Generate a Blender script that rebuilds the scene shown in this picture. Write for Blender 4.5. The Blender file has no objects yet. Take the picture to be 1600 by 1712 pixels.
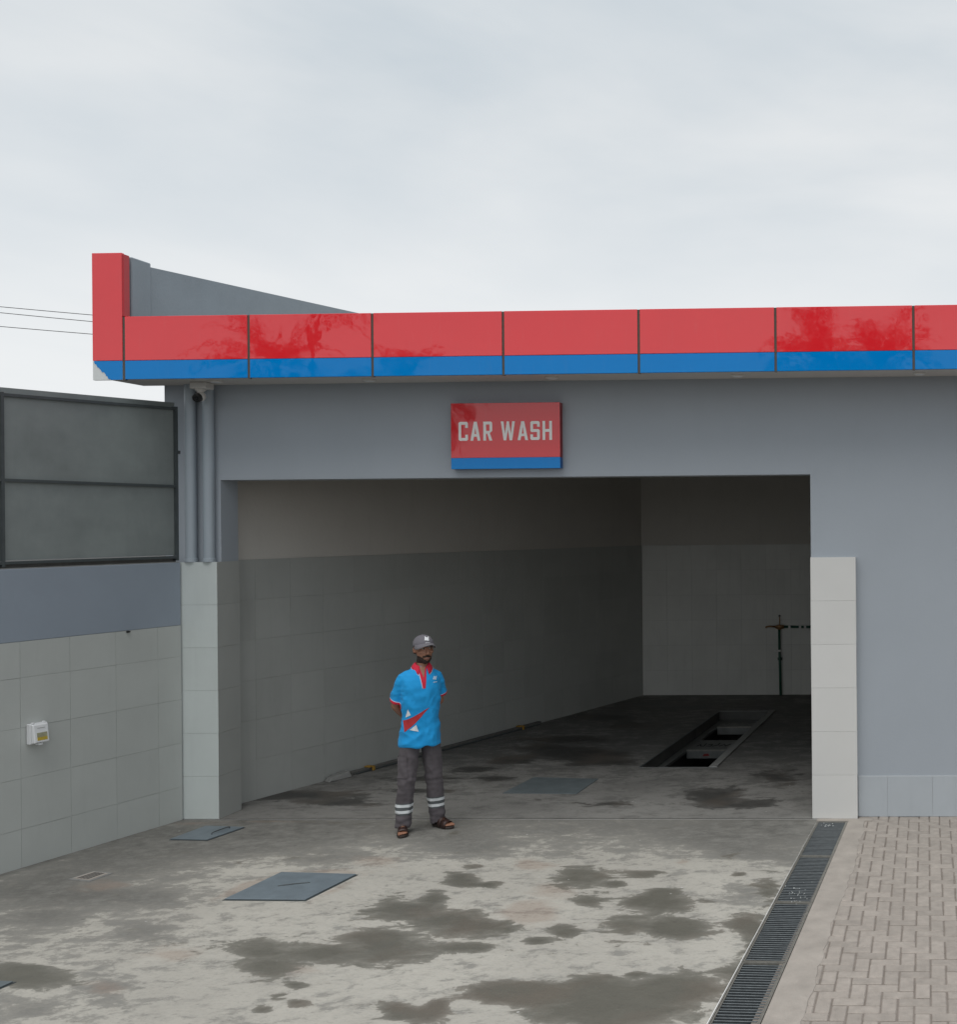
import bpy, bmesh, math, random
import numpy as np
from mathutils import Vector, Matrix, noise
from mathutils.bvhtree import BVHTree

R = math.radians
scene = bpy.context.scene
COL = scene.collection
random.seed(7)

# ------------------------------------------------------------------ camera
cam_d = bpy.data.cameras.new('camera')
cam = bpy.data.objects.new('camera', cam_d)
COL.objects.link(cam)
YAW, ROLL = R(1.6), 0.0085
fwd = Vector((-math.sin(YAW), math.cos(YAW), 0))
rt0 = Vector((math.cos(YAW), math.sin(YAW), 0))
up0 = Vector((0, 0, 1))
rt = rt0 * math.cos(ROLL) - up0 * math.sin(ROLL)
up = up0 * math.cos(ROLL) + rt0 * math.sin(ROLL)
mw = Matrix((rt, up, -fwd)).transposed().to_4x4()
mw.translation = Vector((0, -9.98, 2.7))
cam.matrix_world = mw
cam_d.sensor_fit = 'AUTO'
cam_d.sensor_width = 36
cam_d.lens = 1800 / 1712 * 36
cam_d.shift_x = (800 - 1500) / 1712
cam_d.shift_y = (878 - 856) / 1712
cam_d.clip_end = 2000
scene.camera = cam

# ------------------------------------------------------------------ light
SUN_EL, SUN_AZ = R(66), R(200)          # azimuth clockwise from +y: high, behind the camera and a little left
world = bpy.data.worlds.new('World')
scene.world = world
world.use_nodes = True
wn, wl = world.node_tree.nodes, world.node_tree.links
wn.clear()
w_out = wn.new('ShaderNodeOutputWorld')
w_bg = wn.new('ShaderNodeBackground')
w_bg.inputs['Strength'].default_value = 0.116
sky = wn.new('ShaderNodeTexSky')
sky.sky_type = 'NISHITA'
sky.sun_disc = False
sky.sun_elevation = SUN_EL
sky.sun_rotation = SUN_AZ
sky.dust_density = 4.0
tc = wn.new('ShaderNodeTexCoord')
sep = wn.new('ShaderNodeSeparateXYZ')
wl.new(tc.outputs['Generated'], sep.inputs[0])
# overcast layer: streaky grey cloud, paler towards the horizon
mp = wn.new('ShaderNodeMapping')
mp.inputs['Scale'].default_value = (1.0, 1.0, 3.4)
mp.inputs['Rotation'].default_value = (0.12, -0.1, 0.4)
wl.new(tc.outputs['Generated'], mp.inputs[0])
n1 = wn.new('ShaderNodeTexNoise')
n1.inputs['Scale'].default_value = 1.7
n1.inputs['Detail'].default_value = 6
n1.inputs['Roughness'].default_value = 0.5
n1.inputs['Distortion'].default_value = 0.35
wl.new(mp.outputs[0], n1.inputs['Vector'])
cr = wn.new('ShaderNodeValToRGB')
cr.color_ramp.elements[0].position = 0.34
cr.color_ramp.elements[0].color = (5.0, 5.6, 6.05, 1)
cr.color_ramp.elements[1].position = 0.66
cr.color_ramp.elements[1].color = (7.3, 7.45, 7.5, 1)
wl.new(n1.outputs['Fac'], cr.inputs[0])
hz = wn.new('ShaderNodeMapRange')
hz.inputs['From Min'].default_value = 0.0
hz.inputs['From Max'].default_value = 0.34
hz.inputs['To Min'].default_value = 0.85
hz.inputs['To Max'].default_value = 0.0
wl.new(sep.outputs['Z'], hz.inputs['Value'])
mixh = wn.new('ShaderNodeMix')
mixh.data_type = 'RGBA'
mixh.inputs['B'].default_value = (8.5, 8.6, 8.65, 1)
wl.new(hz.outputs[0], mixh.inputs['Factor'])
wl.new(cr.outputs[0], mixh.inputs['A'])
mixs = wn.new('ShaderNodeMix')
mixs.data_type = 'RGBA'
mixs.inputs['Factor'].default_value = 0.93
wl.new(sky.outputs[0], mixs.inputs['A'])
wl.new(mixh.outputs['Result'], mixs.inputs['B'])
wl.new(mixs.outputs['Result'], w_bg.inputs['Color'])
wl.new(w_bg.outputs[0], w_out.inputs[0])

sun_d = bpy.data.lights.new('sun', 'SUN')
sun_d.energy = 1.5
sun_d.angle = R(50)
sun_d.color = (1.0, 0.975, 0.94)
sun = bpy.data.objects.new('sun', sun_d)
COL.objects.link(sun)
sdir = Vector((math.sin(SUN_AZ) * math.cos(SUN_EL), math.cos(SUN_AZ) * math.cos(SUN_EL), math.sin(SUN_EL)))
sun.rotation_euler = (-sdir).to_track_quat('-Z', 'Y').to_euler()
sun.location = sdir * 40

vs = scene.view_settings
vs.view_transform = 'Standard'
vs.look = 'None'
vs.gamma = 1
vs.use_curve_mapping = False
vs.exposure = 0.0
scene.render.engine = 'CYCLES'
scene.cycles.use_denoising = True
scene.cycles.max_bounces = 8
scene.cycles.diffuse_bounces = 5
scene.cycles.glossy_bounces = 3

# ------------------------------------------------------------------ materials
MATS = {}

def mat_base(name):
    m = bpy.data.materials.new(name)
    m.use_nodes = True
    nt = m.node_tree
    b = nt.nodes['Principled BSDF']
    MATS[name] = m
    return m, nt, b

def N(nt, typ, **kw):
    n = nt.nodes.new(typ)
    for k, v in kw.items():
        if k.startswith('_'):
            setattr(n, k[1:], v)
        else:
            n.inputs[k.replace('__', ' ')].default_value = v
    return n

def link(nt, a, b):
    nt.links.new(a, b)

def noise_n(nt, vec, scale, detail=4, rough=0.55, dist=0.0):
    n = N(nt, 'ShaderNodeTexNoise', Scale=scale, Detail=detail, Roughness=rough, Distortion=dist)
    link(nt, vec, n.inputs['Vector'])
    return n.outputs['Fac']

def ramp(nt, fac, stops):
    r = nt.nodes.new('ShaderNodeValToRGB')
    e = r.color_ramp.elements
    while len(e) < len(stops):
        e.new(0.5)
    for i, (p, c) in enumerate(stops):
        e[i].position = p
        e[i].color = (c, c, c, 1) if isinstance(c, (int, float)) else (*c, 1)
    link(nt, fac, r.inputs[0])
    return r.outputs[0]

def mixc(nt, fac, a, b, blend='MIX'):
    m = nt.nodes.new('ShaderNodeMix')
    m.data_type = 'RGBA'
    m.blend_type = blend
    for sock, v in (('Factor', fac), ('A', a), ('B', b)):
        if isinstance(v, (int, float)):
            m.inputs[sock].default_value = v if sock == 'Factor' else (v, v, v, 1)
        elif isinstance(v, tuple):
            m.inputs[sock].default_value = (*v, 1)
        else:
            link(nt, v, m.inputs[sock])
    return m.outputs['Result']

def math_n(nt, op, a, b=0.0, c=None):
    m = nt.nodes.new('ShaderNodeMath')
    m.operation = op
    for i, v in enumerate((a, b, c)):
        if v is None:
            continue
        if isinstance(v, (int, float)):
            m.inputs[i].default_value = v
        else:
            link(nt, v, m.inputs[i])
    return m.outputs[0]

def bump(nt, b, height, strength, distance):
    n = N(nt, 'ShaderNodeBump', Strength=strength, Distance=distance)
    link(nt, height, n.inputs['Height'])
    link(nt, n.outputs[0], b.inputs['Normal'])

def pos(nt, scale=(1, 1, 1)):
    g = nt.nodes.new('ShaderNodeNewGeometry')
    if scale == (1, 1, 1):
        return g.outputs['Position']
    m = N(nt, 'ShaderNodeMapping')
    m.inputs['Scale'].default_value = scale
    link(nt, g.outputs['Position'], m.inputs[0])
    return m.outputs[0]

def simple(name, col, rough=0.6, metal=0.0, var=0.08, nscale=6.0, bmp=0.0, bscale=60.0, ior=1.5, coat=0.0, rand=0.0, streak=None):
    """plain surface with a little mottling, per-object variation and fine relief"""
    m, nt, b = mat_base(name)
    p = pos(nt)
    f = noise_n(nt, p, nscale, 5, 0.6)
    c = mixc(nt, f, tuple(x * (1 - var * 1.6) for x in col), tuple(min(1, x * (1 + var * 1.6)) for x in col))
    if streak:
        f2 = noise_n(nt, pos(nt, (3, 3, 0.45)), 2.0, 5, 0.7, 0.6)
        k = ramp(nt, f2, [(0.52, 0.0), (0.75, streak)])
        c = mixc(nt, k, c, tuple(x * 0.55 for x in col))
    if rand:
        oi = nt.nodes.new('ShaderNodeObjectInfo')
        k = math_n(nt, 'MULTIPLY_ADD', oi.outputs['Random'], rand * 2, 1 - rand)
        vm = nt.nodes.new('ShaderNodeVectorMath')
        vm.operation = 'SCALE'
        link(nt, c, vm.inputs[0])
        link(nt, k, vm.inputs['Scale'])
        c = vm.outputs[0]
    link(nt, c, b.inputs['Base Color'])
    b.inputs['Roughness'].default_value = rough
    b.inputs['Metallic'].default_value = metal
    b.inputs['IOR'].default_value = ior
    b.inputs['Coat Weight'].default_value = coat
    b.inputs['Coat Roughness'].default_value = 0.04
    if bmp:
        bump(nt, b, noise_n(nt, p, bscale, 6, 0.6), bmp, 0.01)
    return m

M = {}
M['wall_paint'] = simple('grey_wall_paint', (0.37, 0.405, 0.445), 0.7, var=0.035, nscale=1.6, bmp=0.10, bscale=45, streak=0.03)
M['parapet'] = simple('parapet_plaster', (0.27, 0.31, 0.345), 0.8, var=0.07, nscale=3, bmp=0.25, bscale=40, streak=0.08)
M['boundary_paint'] = simple('boundary_wall_paint', (0.275, 0.318, 0.372), 0.75, var=0.05, nscale=2.5, bmp=0.15, bscale=40)
M['soffit'] = simple('soffit_paint', (0.56, 0.54, 0.52), 0.7, var=0.05, nscale=2.0, bmp=0.1)
M['bay_plaster'] = simple('bay_plaster', (0.58, 0.555, 0.515), 0.8, var=0.05, nscale=1.4, bmp=0.2, bscale=30, streak=0.12)
M['tile'] = simple('wall_tile', (0.475, 0.494, 0.473), 0.42, var=0.05, nscale=3.0, rand=0.02, bmp=0.04, bscale=25, streak=0.10)
M['tile_pillar'] = simple('pillar_tile', (0.60, 0.645, 0.63), 0.42, var=0.05, nscale=3.0, rand=0.03, bmp=0.04, bscale=25, streak=0.10)
M['tile_pale'] = simple('pale_wall_tile', (0.66, 0.655, 0.635), 0.45, var=0.025, nscale=3.0, rand=0.015, bmp=0.03, bscale=25)
M['tile_bay_shaded_jamb'] = simple('bay_wall_shaded_jamb_tile', (0.425, 0.435, 0.415), 0.4, var=0.06, nscale=2.2, rand=0.035, bmp=0.04, bscale=25, streak=0.15)
M['tile_back_lit'] = simple('bay_back_lit_tile', (0.60, 0.605, 0.575), 0.4, var=0.08, nscale=1.6, rand=0.03, bmp=0.04, bscale=25, streak=0.2)  # paler than the side tiles; frontal light is put into the colour
M['tile_plinth'] = simple('plinth_tile', (0.44, 0.475, 0.505), 0.5, var=0.04, nscale=4.0, rand=0.03, streak=0.15)
M['grout'] = simple('grout', (0.40, 0.41, 0.395), 0.9, var=0.1)
M['grout_pale'] = simple('pale_grout', (0.62, 0.615, 0.595), 0.9, var=0.05)
M['grout_dark'] = simple('dark_grout', (0.36, 0.37, 0.36), 0.9, var=0.1)
M['white_backing'] = simple('white_backing', (0.72, 0.74, 0.73), 0.6, var=0.04, nscale=20)
M['joint'] = simple('joint_sealant', (0.10, 0.085, 0.07), 0.8, var=0.2, nscale=30)
M['roofing'] = simple('roof_screed', (0.35, 0.34, 0.32), 0.9, var=0.1)
M['pipe'] = simple('pipe_paint', (0.36, 0.41, 0.455), 0.42, var=0.04, nscale=3, streak=0.15)
M['sheet'] = simple('steel_sheet', (0.225, 0.25, 0.245), 0.6, var=0.2, nscale=2.6, bmp=0.12, bscale=5, streak=0.15)
M['frame_steel'] = simple('frame_steel', (0.065, 0.076, 0.078), 0.5, var=0.2, nscale=12)
M['plate_steel'] = simple('plate_steel', (0.155, 0.19, 0.215), 0.5, metal=0.0, var=0.2, nscale=7, bmp=0.2, bscale=90)
M['plate_dark'] = simple('plate_steel_dirty', (0.13, 0.155, 0.165), 0.5, metal=0.0, var=0.25, nscale=7, bmp=0.2, bscale=90)
M['grate_steel'] = simple('grate_steel', (0.115, 0.13, 0.138), 0.42, metal=0.5, var=0.3, nscale=25)
M['rail_steel'] = simple('drain_rail_steel', (0.30, 0.29, 0.26), 0.5, metal=0.5, var=0.3, nscale=25)
M['channel'] = simple('drain_channel', (0.045, 0.047, 0.047), 0.8, var=0.3)
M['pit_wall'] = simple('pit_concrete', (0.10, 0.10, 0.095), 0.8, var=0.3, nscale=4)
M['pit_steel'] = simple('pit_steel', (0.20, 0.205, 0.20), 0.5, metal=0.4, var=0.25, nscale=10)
M['black'] = simple('black_plastic', (0.012, 0.012, 0.013), 0.35, var=0.1)
M['glass_dark'] = simple('lens_glass', (0.01, 0.01, 0.012), 0.08, var=0.0, ior=1.6)
M['white_plastic'] = simple('white_plastic', (0.74, 0.75, 0.76), 0.4, var=0.03)
M['camera_plastic'] = simple('camera_plastic', (0.62, 0.60, 0.57), 0.4, var=0.05)
M['yellow_label'] = simple('yellow_label', (0.50, 0.36, 0.05), 0.35, var=0.25, nscale=60)
M['grey_label'] = simple('grey_label', (0.34, 0.33, 0.22), 0.3, var=0.25, nscale=60)
M['wire'] = simple('wire_insulation', (0.02, 0.02, 0.022), 0.6, var=0.1)
M['yellow_wood'] = simple('yellow_painted_wood', (0.36, 0.21, 0.035), 0.7, var=0.2, nscale=30)
M['timber'] = simple('weathered_timber', (0.13, 0.128, 0.12), 0.85, var=0.2, nscale=15, bmp=0.3)
M['block'] = simple('kerb_concrete', (0.26, 0.26, 0.25), 0.9, var=0.15, nscale=20, bmp=0.3)
M['brass'] = simple('old_brass', (0.28, 0.16, 0.075), 0.45, metal=0.7, var=0.25, nscale=40)
M['green_pipe'] = simple('green_pipe', (0.012, 0.075, 0.045), 0.4, var=0.3, nscale=30)
M['clip_white'] = simple('white_clip', (0.7, 0.7, 0.68), 0.5, var=0.1)
M['pale_mark'] = simple('pale_mark', (0.32, 0.32, 0.30), 0.7, var=0.2)
M['dark_mark'] = simple('dark_mark', (0.015, 0.015, 0.015), 0.7, var=0.2)
M['paint_red'] = simple('paint_red', (0.25, 0.02, 0.02), 0.6, var=0.2)

def gloss_panel(name, col, spec_ior=1.62):
    m, nt, b = mat_base(name)
    p = pos(nt)
    f = noise_n(nt, p, 2.0, 4, 0.6)
    c = mixc(nt, f, tuple(x * 0.93 for x in col), tuple(min(1, x * 1.05) for x in col))
    dust = ramp(nt, noise_n(nt, pos(nt, (5, 5, 0.8)), 3.0, 6, 0.7, 0.3), [(0.55, 0.0), (0.85, 0.05)])
    c = mixc(nt, dust, c, (0.42, 0.38, 0.34))
    link(nt, c, b.inputs['Base Color'])
    r = noise_n(nt, p, 9.0, 4, 0.6)
    link(nt, math_n(nt, 'MULTIPLY_ADD', r, 0.04, 0.005), b.inputs['Roughness'])
    b.inputs['IOR'].default_value = spec_ior
    bump(nt, b, noise_n(nt, p, 2.6, 3, 0.5), 0.10, 0.02)
    return m

M['red_panel'] = gloss_panel('red_panel', (0.86, 0.024, 0.034), 1.75)
M['blue_panel'] = gloss_panel('blue_panel', (0.0, 0.235, 0.66), 1.36)
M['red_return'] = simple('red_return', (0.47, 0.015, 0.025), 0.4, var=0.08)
M['sign_red'] = gloss_panel('sign_red', (0.74, 0.022, 0.032), 1.65)
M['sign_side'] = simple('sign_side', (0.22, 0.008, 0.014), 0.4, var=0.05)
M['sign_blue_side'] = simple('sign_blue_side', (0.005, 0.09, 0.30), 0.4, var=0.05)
M['letter'] = simple('letter_white', (0.93, 0.90, 0.87), 0.45, var=0.03)

# concrete yard: pale screed with wet and oily stains laid out as shapes of their own
def concrete_yard(name, light, mid, dark, dirt_col, wet_col, dirt_amt):
    m, nt, b = mat_base(name)
    p = pos(nt)
    n_big = noise_n(nt, p, 0.9, 5, 0.6, 0.6)
    n_mid = noise_n(nt, pos(nt, (1.0, 1.6, 1)), 3.4, 9, 0.70, 0.25)
    n_frac = noise_n(nt, pos(nt, (1.0, 1.3, 1)), 9.0, 10, 0.75, 0.0)
    n_fine = noise_n(nt, pos(nt, (0.8, 1.6, 1)), 34, 8, 0.8)
    n_edge = math_n(nt, 'MULTIPLY_ADD', noise_n(nt, pos(nt, (0.75, 1.4, 1)), 5.5, 10, 0.70, 0.5), 0.78, math_n(nt, 'MULTIPLY', noise_n(nt, p, 2.1, 5, 0.6, 0.5), 0.42))
    n_edge = math_n(nt, 'SUBTRACT', n_edge, 0.10)
    c = mixc(nt, ramp(nt, n_big, [(0.32, 0.0), (0.62, 1.0)]), mid, light)
    c = mixc(nt, ramp(nt, n_mid, [(0.50, 0.0), (0.66, 0.5)]), c, dark)
    c = mixc(nt, ramp(nt, n_frac, [(0.34, 0.5), (0.46, 0.0)]), c, dark)
    c = mixc(nt, ramp(nt, n_frac, [(0.56, 0.0), (0.70, 0.35)]), c, tuple(min(1, x * 1.16) for x in light))
    at = lambda k: N(nt, 'ShaderNodeAttribute', _attribute_name=k).outputs['Fac']
    # dirt that settles in ragged patches
    d = math_n(nt, 'ADD', at('dirt'), math_n(nt, 'MULTIPLY', math_n(nt, 'SUBTRACT', n_mid, 0.5), 2.3))
    d = math_n(nt, 'ADD', d, math_n(nt, 'MULTIPLY', math_n(nt, 'SUBTRACT', n_frac, 0.5), 2.0))
    dm = ramp(nt, d, [(0.16, 0.0), (0.36, 0.55), (0.80, dirt_amt)])
    c = mixc(nt, dm, c, mixc(nt, ramp(nt, math_n(nt, 'MULTIPLY_ADD', n_mid, 0.5, math_n(nt, 'MULTIPLY', n_frac, 0.5)), [(0.36, 0.0), (0.64, 1.0)]), tuple(x * 0.55 for x in dirt_col), tuple(x * 1.7 for x in dirt_col)))
    # earth tint
    e = math_n(nt, 'ADD', at('earth'), math_n(nt, 'MULTIPLY', math_n(nt, 'SUBTRACT', n_edge, 0.5), 2.4))
    c = mixc(nt, ramp(nt, e, [(0.30, 0.0), (0.95, 0.42)]), c, (0.30, 0.215, 0.165))
    # damp patches: ragged, uneven, darker where they pooled
    wv = math_n(nt, 'ADD', at('wet'), math_n(nt, 'MULTIPLY', math_n(nt, 'SUBTRACT', n_edge, 0.5), 2.6))
    w = ramp(nt, wv, [(0.16, 0.0), (0.35, 0.13), (0.385, 0.66), (0.60, 0.86), (1.0, 1.0)])
    w_c = mixc(nt, n_mid, tuple(x * 0.75 for x in wet_col), tuple(x * 1.3 for x in wet_col))
    w_c = mixc(nt, ramp(nt, noise_n(nt, p, 1.7, 3, 0.5), [(0.48, 0.0), (0.66, 0.45)]), w_c, (0.17, 0.14, 0.112))
    w_c = mixc(nt, ramp(nt, math_n(nt, 'MULTIPLY_ADD', n_mid, 1.6, math_n(nt, 'MULTIPLY', wv, 0.35)), [(1.05, 0.0), (1.30, 0.6)]), w_c, tuple(x * 0.55 for x in wet_col))
    c = mixc(nt, w, c, w_c)
    # grit
    c = mixc(nt, ramp(nt, n_fine, [(0.36, 0.40), (0.48, 0.0)]), c, mixc(nt, 0.6, c, (0.05, 0.048, 0.044)))
    c = mixc(nt, ramp(nt, n_fine, [(0.60, 0.0), (0.72, 0.35)]), c, tuple(min(1, x * 1.25) for x in light))
    # white flecks of dried foam and paint
    v = N(nt, 'ShaderNodeTexVoronoi', Scale=5.0, Randomness=1.0)
    link(nt, p, v.inputs['Vector'])
    fl = ramp(nt, v.outputs['Distance'], [(0.035, 1.0), (0.055, 0.0)])
    fl = math_n(nt, 'MULTIPLY', fl, ramp(nt, noise_n(nt, p, 1.3, 2), [(0.50, 0.0), (0.60, 0.8)]))
    c = mixc(nt, fl, c, (0.62, 0.62, 0.60))
    # small chips
    v2 = N(nt, 'ShaderNodeTexVoronoi', Scale=2.3, Randomness=1.0)
    link(nt, pos(nt, (1, 1.8, 1)), v2.inputs['Vector'])
    c = mixc(nt, ramp(nt, v2.outputs['Distance'], [(0.03, 0.7), (0.05, 0.0)]), c, (0.10, 0.095, 0.085))
    link(nt, c, b.inputs['Base Color'])
    link(nt, math_n(nt, 'MULTIPLY_ADD', w, -0.35, 0.85), b.inputs['Roughness'])
    h = math_n(nt, 'MULTIPLY_ADD', n_fine, 0.5, n_mid)
    bump(nt, b, h, 0.45, 0.012)
    return m

M['yard'] = concrete_yard('yard_concrete', (0.475, 0.455, 0.405), (0.405, 0.387, 0.345), (0.275, 0.265, 0.24),
                          (0.145, 0.142, 0.130), (0.135, 0.130, 0.108), 0.92)
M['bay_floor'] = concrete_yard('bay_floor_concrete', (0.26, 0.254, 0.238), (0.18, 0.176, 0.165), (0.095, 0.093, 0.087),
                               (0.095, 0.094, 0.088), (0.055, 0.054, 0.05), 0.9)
M['strip'] = simple('strip_mortar', (0.385, 0.348, 0.31), 0.9, var=0.22, nscale=5, bmp=0.5, bscale=30)
M['paver'] = simple('paver', (0.372, 0.332, 0.295), 0.9, var=0.2, nscale=14, bmp=0.7, bscale=70, rand=0.09)
M['bedding'] = simple('paver_bedding', (0.23, 0.20, 0.175), 0.95, var=0.2, nscale=20)
M['ground'] = simple('low_bounce_ground', (0.055, 0.054, 0.052), 0.9, var=0.15, nscale=0.7, bmp=0.5, bscale=60)  # unseen outer ground, darkened to cut light bounced onto the upper wall

# ------------------------------------------------------------------ mesh helpers
class MB:
    """collects boxes, prisms and tubes in world coordinates and links them as one mesh object"""
    def __init__(self):
        self.v, self.f = [], []

    def add(self, vs_, fs_):
        o = len(self.v)
        self.v += [tuple(v) for v in vs_]
        self.f += [tuple(i + o for i in f) for f in fs_]
        return self

    def box(self, x0, x1, y0, y1, z0, z1):
        return self.prism([(x0, y0), (x1, y0), (x1, y1), (x0, y1)], z0, z1)

    def prism(self, poly, z0, z1):
        n = len(poly)
        vs_ = [(x, y, z0) for x, y in poly] + [(x, y, z1) for x, y in poly]
        fs_ = [tuple(range(n - 1, -1, -1)), tuple(range(n, 2 * n))]
        fs_ += [(i, (i + 1) % n, n + (i + 1) % n, n + i) for i in range(n)]
        return self.add(vs_, fs_)

    def prism_y(self, poly, y0, y1):
        """polygon in x,z extruded along y"""
        n = len(poly)
        vs_ = [(x, y0, z) for x, z in poly] + [(x, y1, z) for x, z in poly]
        fs_ = [tuple(range(n)), tuple(range(2 * n - 1, n - 1, -1))]
        fs_ += [((i + 1) % n, i, n + i, n + (i + 1) % n) for i in range(n)]
        return self.add(vs_, fs_)

    def tube(self, pts, r, seg=12, cap=True):
        pts = [Vector(p) for p in pts]
        rs = r if isinstance(r, (list, tuple)) else [r] * len(pts)
        vs_, fs_ = [], []
        prev = None
        for i, p in enumerate(pts):
            t = (pts[min(i + 1, len(pts) - 1)] - pts[max(i - 1, 0)]).normalized()
            if prev is None:
                a = t.orthogonal().normalized()
            else:
                a = (prev - t * prev.dot(t)).normalized()
            prev = a
            b_ = t.cross(a)
            for k in range(seg):
                an = 2 * math.pi * k / seg
                vs_.append(p + (a * math.cos(an) + b_ * math.sin(an)) * rs[i])
        for i in range(len(pts) - 1):
            for k in range(seg):
                k2 = (k + 1) % seg
                fs_.append((i * seg + k, i * seg + k2, (i + 1) * seg + k2, (i + 1) * seg + k))
        if cap:
            fs_.append(tuple(range(seg - 1, -1, -1)))
            fs_.append(tuple((len(pts) - 1) * seg + k for k in range(seg)))
        return self.add(vs_, fs_)

    def lathe(self, c, prof, seg=20):
        """profile of (radius, z) turned about a vertical axis through c"""
        vs_, fs_ = [], []
        for r_, z in prof:
            for k in range(seg):
                an = 2 * math.pi * k / seg
                vs_.append((c[0] + r_ * math.cos(an), c[1] + r_ * math.sin(an), c[2] + z))
        for i in range(len(prof) - 1):
            for k in range(seg):
                k2 = (k + 1) % seg
                fs_.append((i * seg + k, i * seg + k2, (i + 1) * seg + k2, (i + 1) * seg + k))
        fs_.append(tuple(range(seg - 1, -1, -1)))
        fs_.append(tuple((len(prof) - 1) * seg + k for k in range(seg)))
        return self.add(vs_, fs_)

    def build(self, name, mat, parent=None, smooth=False, bevel=0.0, fix=True):
        org = world_loc(parent)
        me = bpy.data.meshes.new(name)
        me.from_pydata([(x - org[0], y - org[1], z - org[2]) for x, y, z in self.v], [], self.f)
        if fix or bevel:
            bm = bmesh.new()
            bm.from_mesh(me)
            bmesh.ops.recalc_face_normals(bm, faces=bm.faces)
            if bevel:
                bmesh.ops.bevel(bm, geom=list(bm.edges), offset=bevel, segments=1, affect='EDGES', profile=0.5)
            bm.to_mesh(me)
            bm.free()
        if smooth:
            for p in me.polygons:
                p.use_smooth = True
        me.materials.append(mat)
        return link_obj(name, me, parent)

def world_loc(o):
    l = Vector((0, 0, 0))
    while o is not None:
        l += Vector(o.location)
        o = o.parent
    return l

def link_obj(name, me, parent=None):
    o = bpy.data.objects.new(name, me)
    COL.objects.link(o)
    if parent is not None:
        o.parent = parent
    return o

def tag(o, label=None, cat=None, group=None, kind=None):
    if label: o['label'] = label
    if cat: o['category'] = cat
    if group: o['group'] = group
    if kind: o['kind'] = kind
    return o

def thing(name, loc, label, cat, group=None):
    o = bpy.data.objects.new(name, None)
    o.empty_display_size = 0.1
    COL.objects.link(o)
    o.location = loc
    return tag(o, label, cat, group)

def rounded_box_mesh(name, sx, sy, sz, bev, mat):
    """box centred in x and y, standing on z = 0, edges bevelled; shared by alike pieces"""
    b = MB().box(-sx / 2, sx / 2, -sy / 2, sy / 2, 0, sz)
    me = bpy.data.meshes.new(name)
    me.from_pydata(b.v, [], b.f)
    bm = bmesh.new()
    bm.from_mesh(me)
    bmesh.ops.recalc_face_normals(bm, faces=bm.faces)
    if bev:
        bmesh.ops.bevel(bm, geom=list(bm.edges), offset=bev, segments=1, affect='EDGES', profile=0.5)
    bm.to_mesh(me)
    bm.free()
    me.materials.append(mat)
    return me

TILE_MESH = {}
def tile(parent, a, b, z0, z1, mat, proud=0.008, gap=0.0035):
    """one wall tile on the vertical face from a to b (xy, seen with its front on the right-hand side of a->b)"""
    a, b = Vector(a), Vector(b)
    d = b - a
    L = d.length
    key = (round(L, 3), round(z1 - z0, 3), mat.name)
    if key not in TILE_MESH:
        TILE_MESH[key] = rounded_box_mesh('tile', L - gap, proud, z1 - z0 - gap, 0.0006, mat)
    o = link_obj('tile', TILE_MESH[key], parent)
    nrm = Vector((d.y, -d.x)).normalized()
    c = (a + b) / 2 + nrm * (proud / 2 - 0.003 + random.uniform(-0.0008, 0.0008))
    w = world_loc(parent)
    o.location = (c.x - w.x, c.y - w.y, z0 + gap / 2 - w.z)
    o.rotation_euler = (random.uniform(-0.0012, 0.0012), 0, math.atan2(d.y, d.x) + random.uniform(-0.0012, 0.0012))
    return o

def lin(p, q, t):
    return (p[0] + (q[0] - p[0]) * t, p[1] + (q[1] - p[1]) * t)

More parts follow.
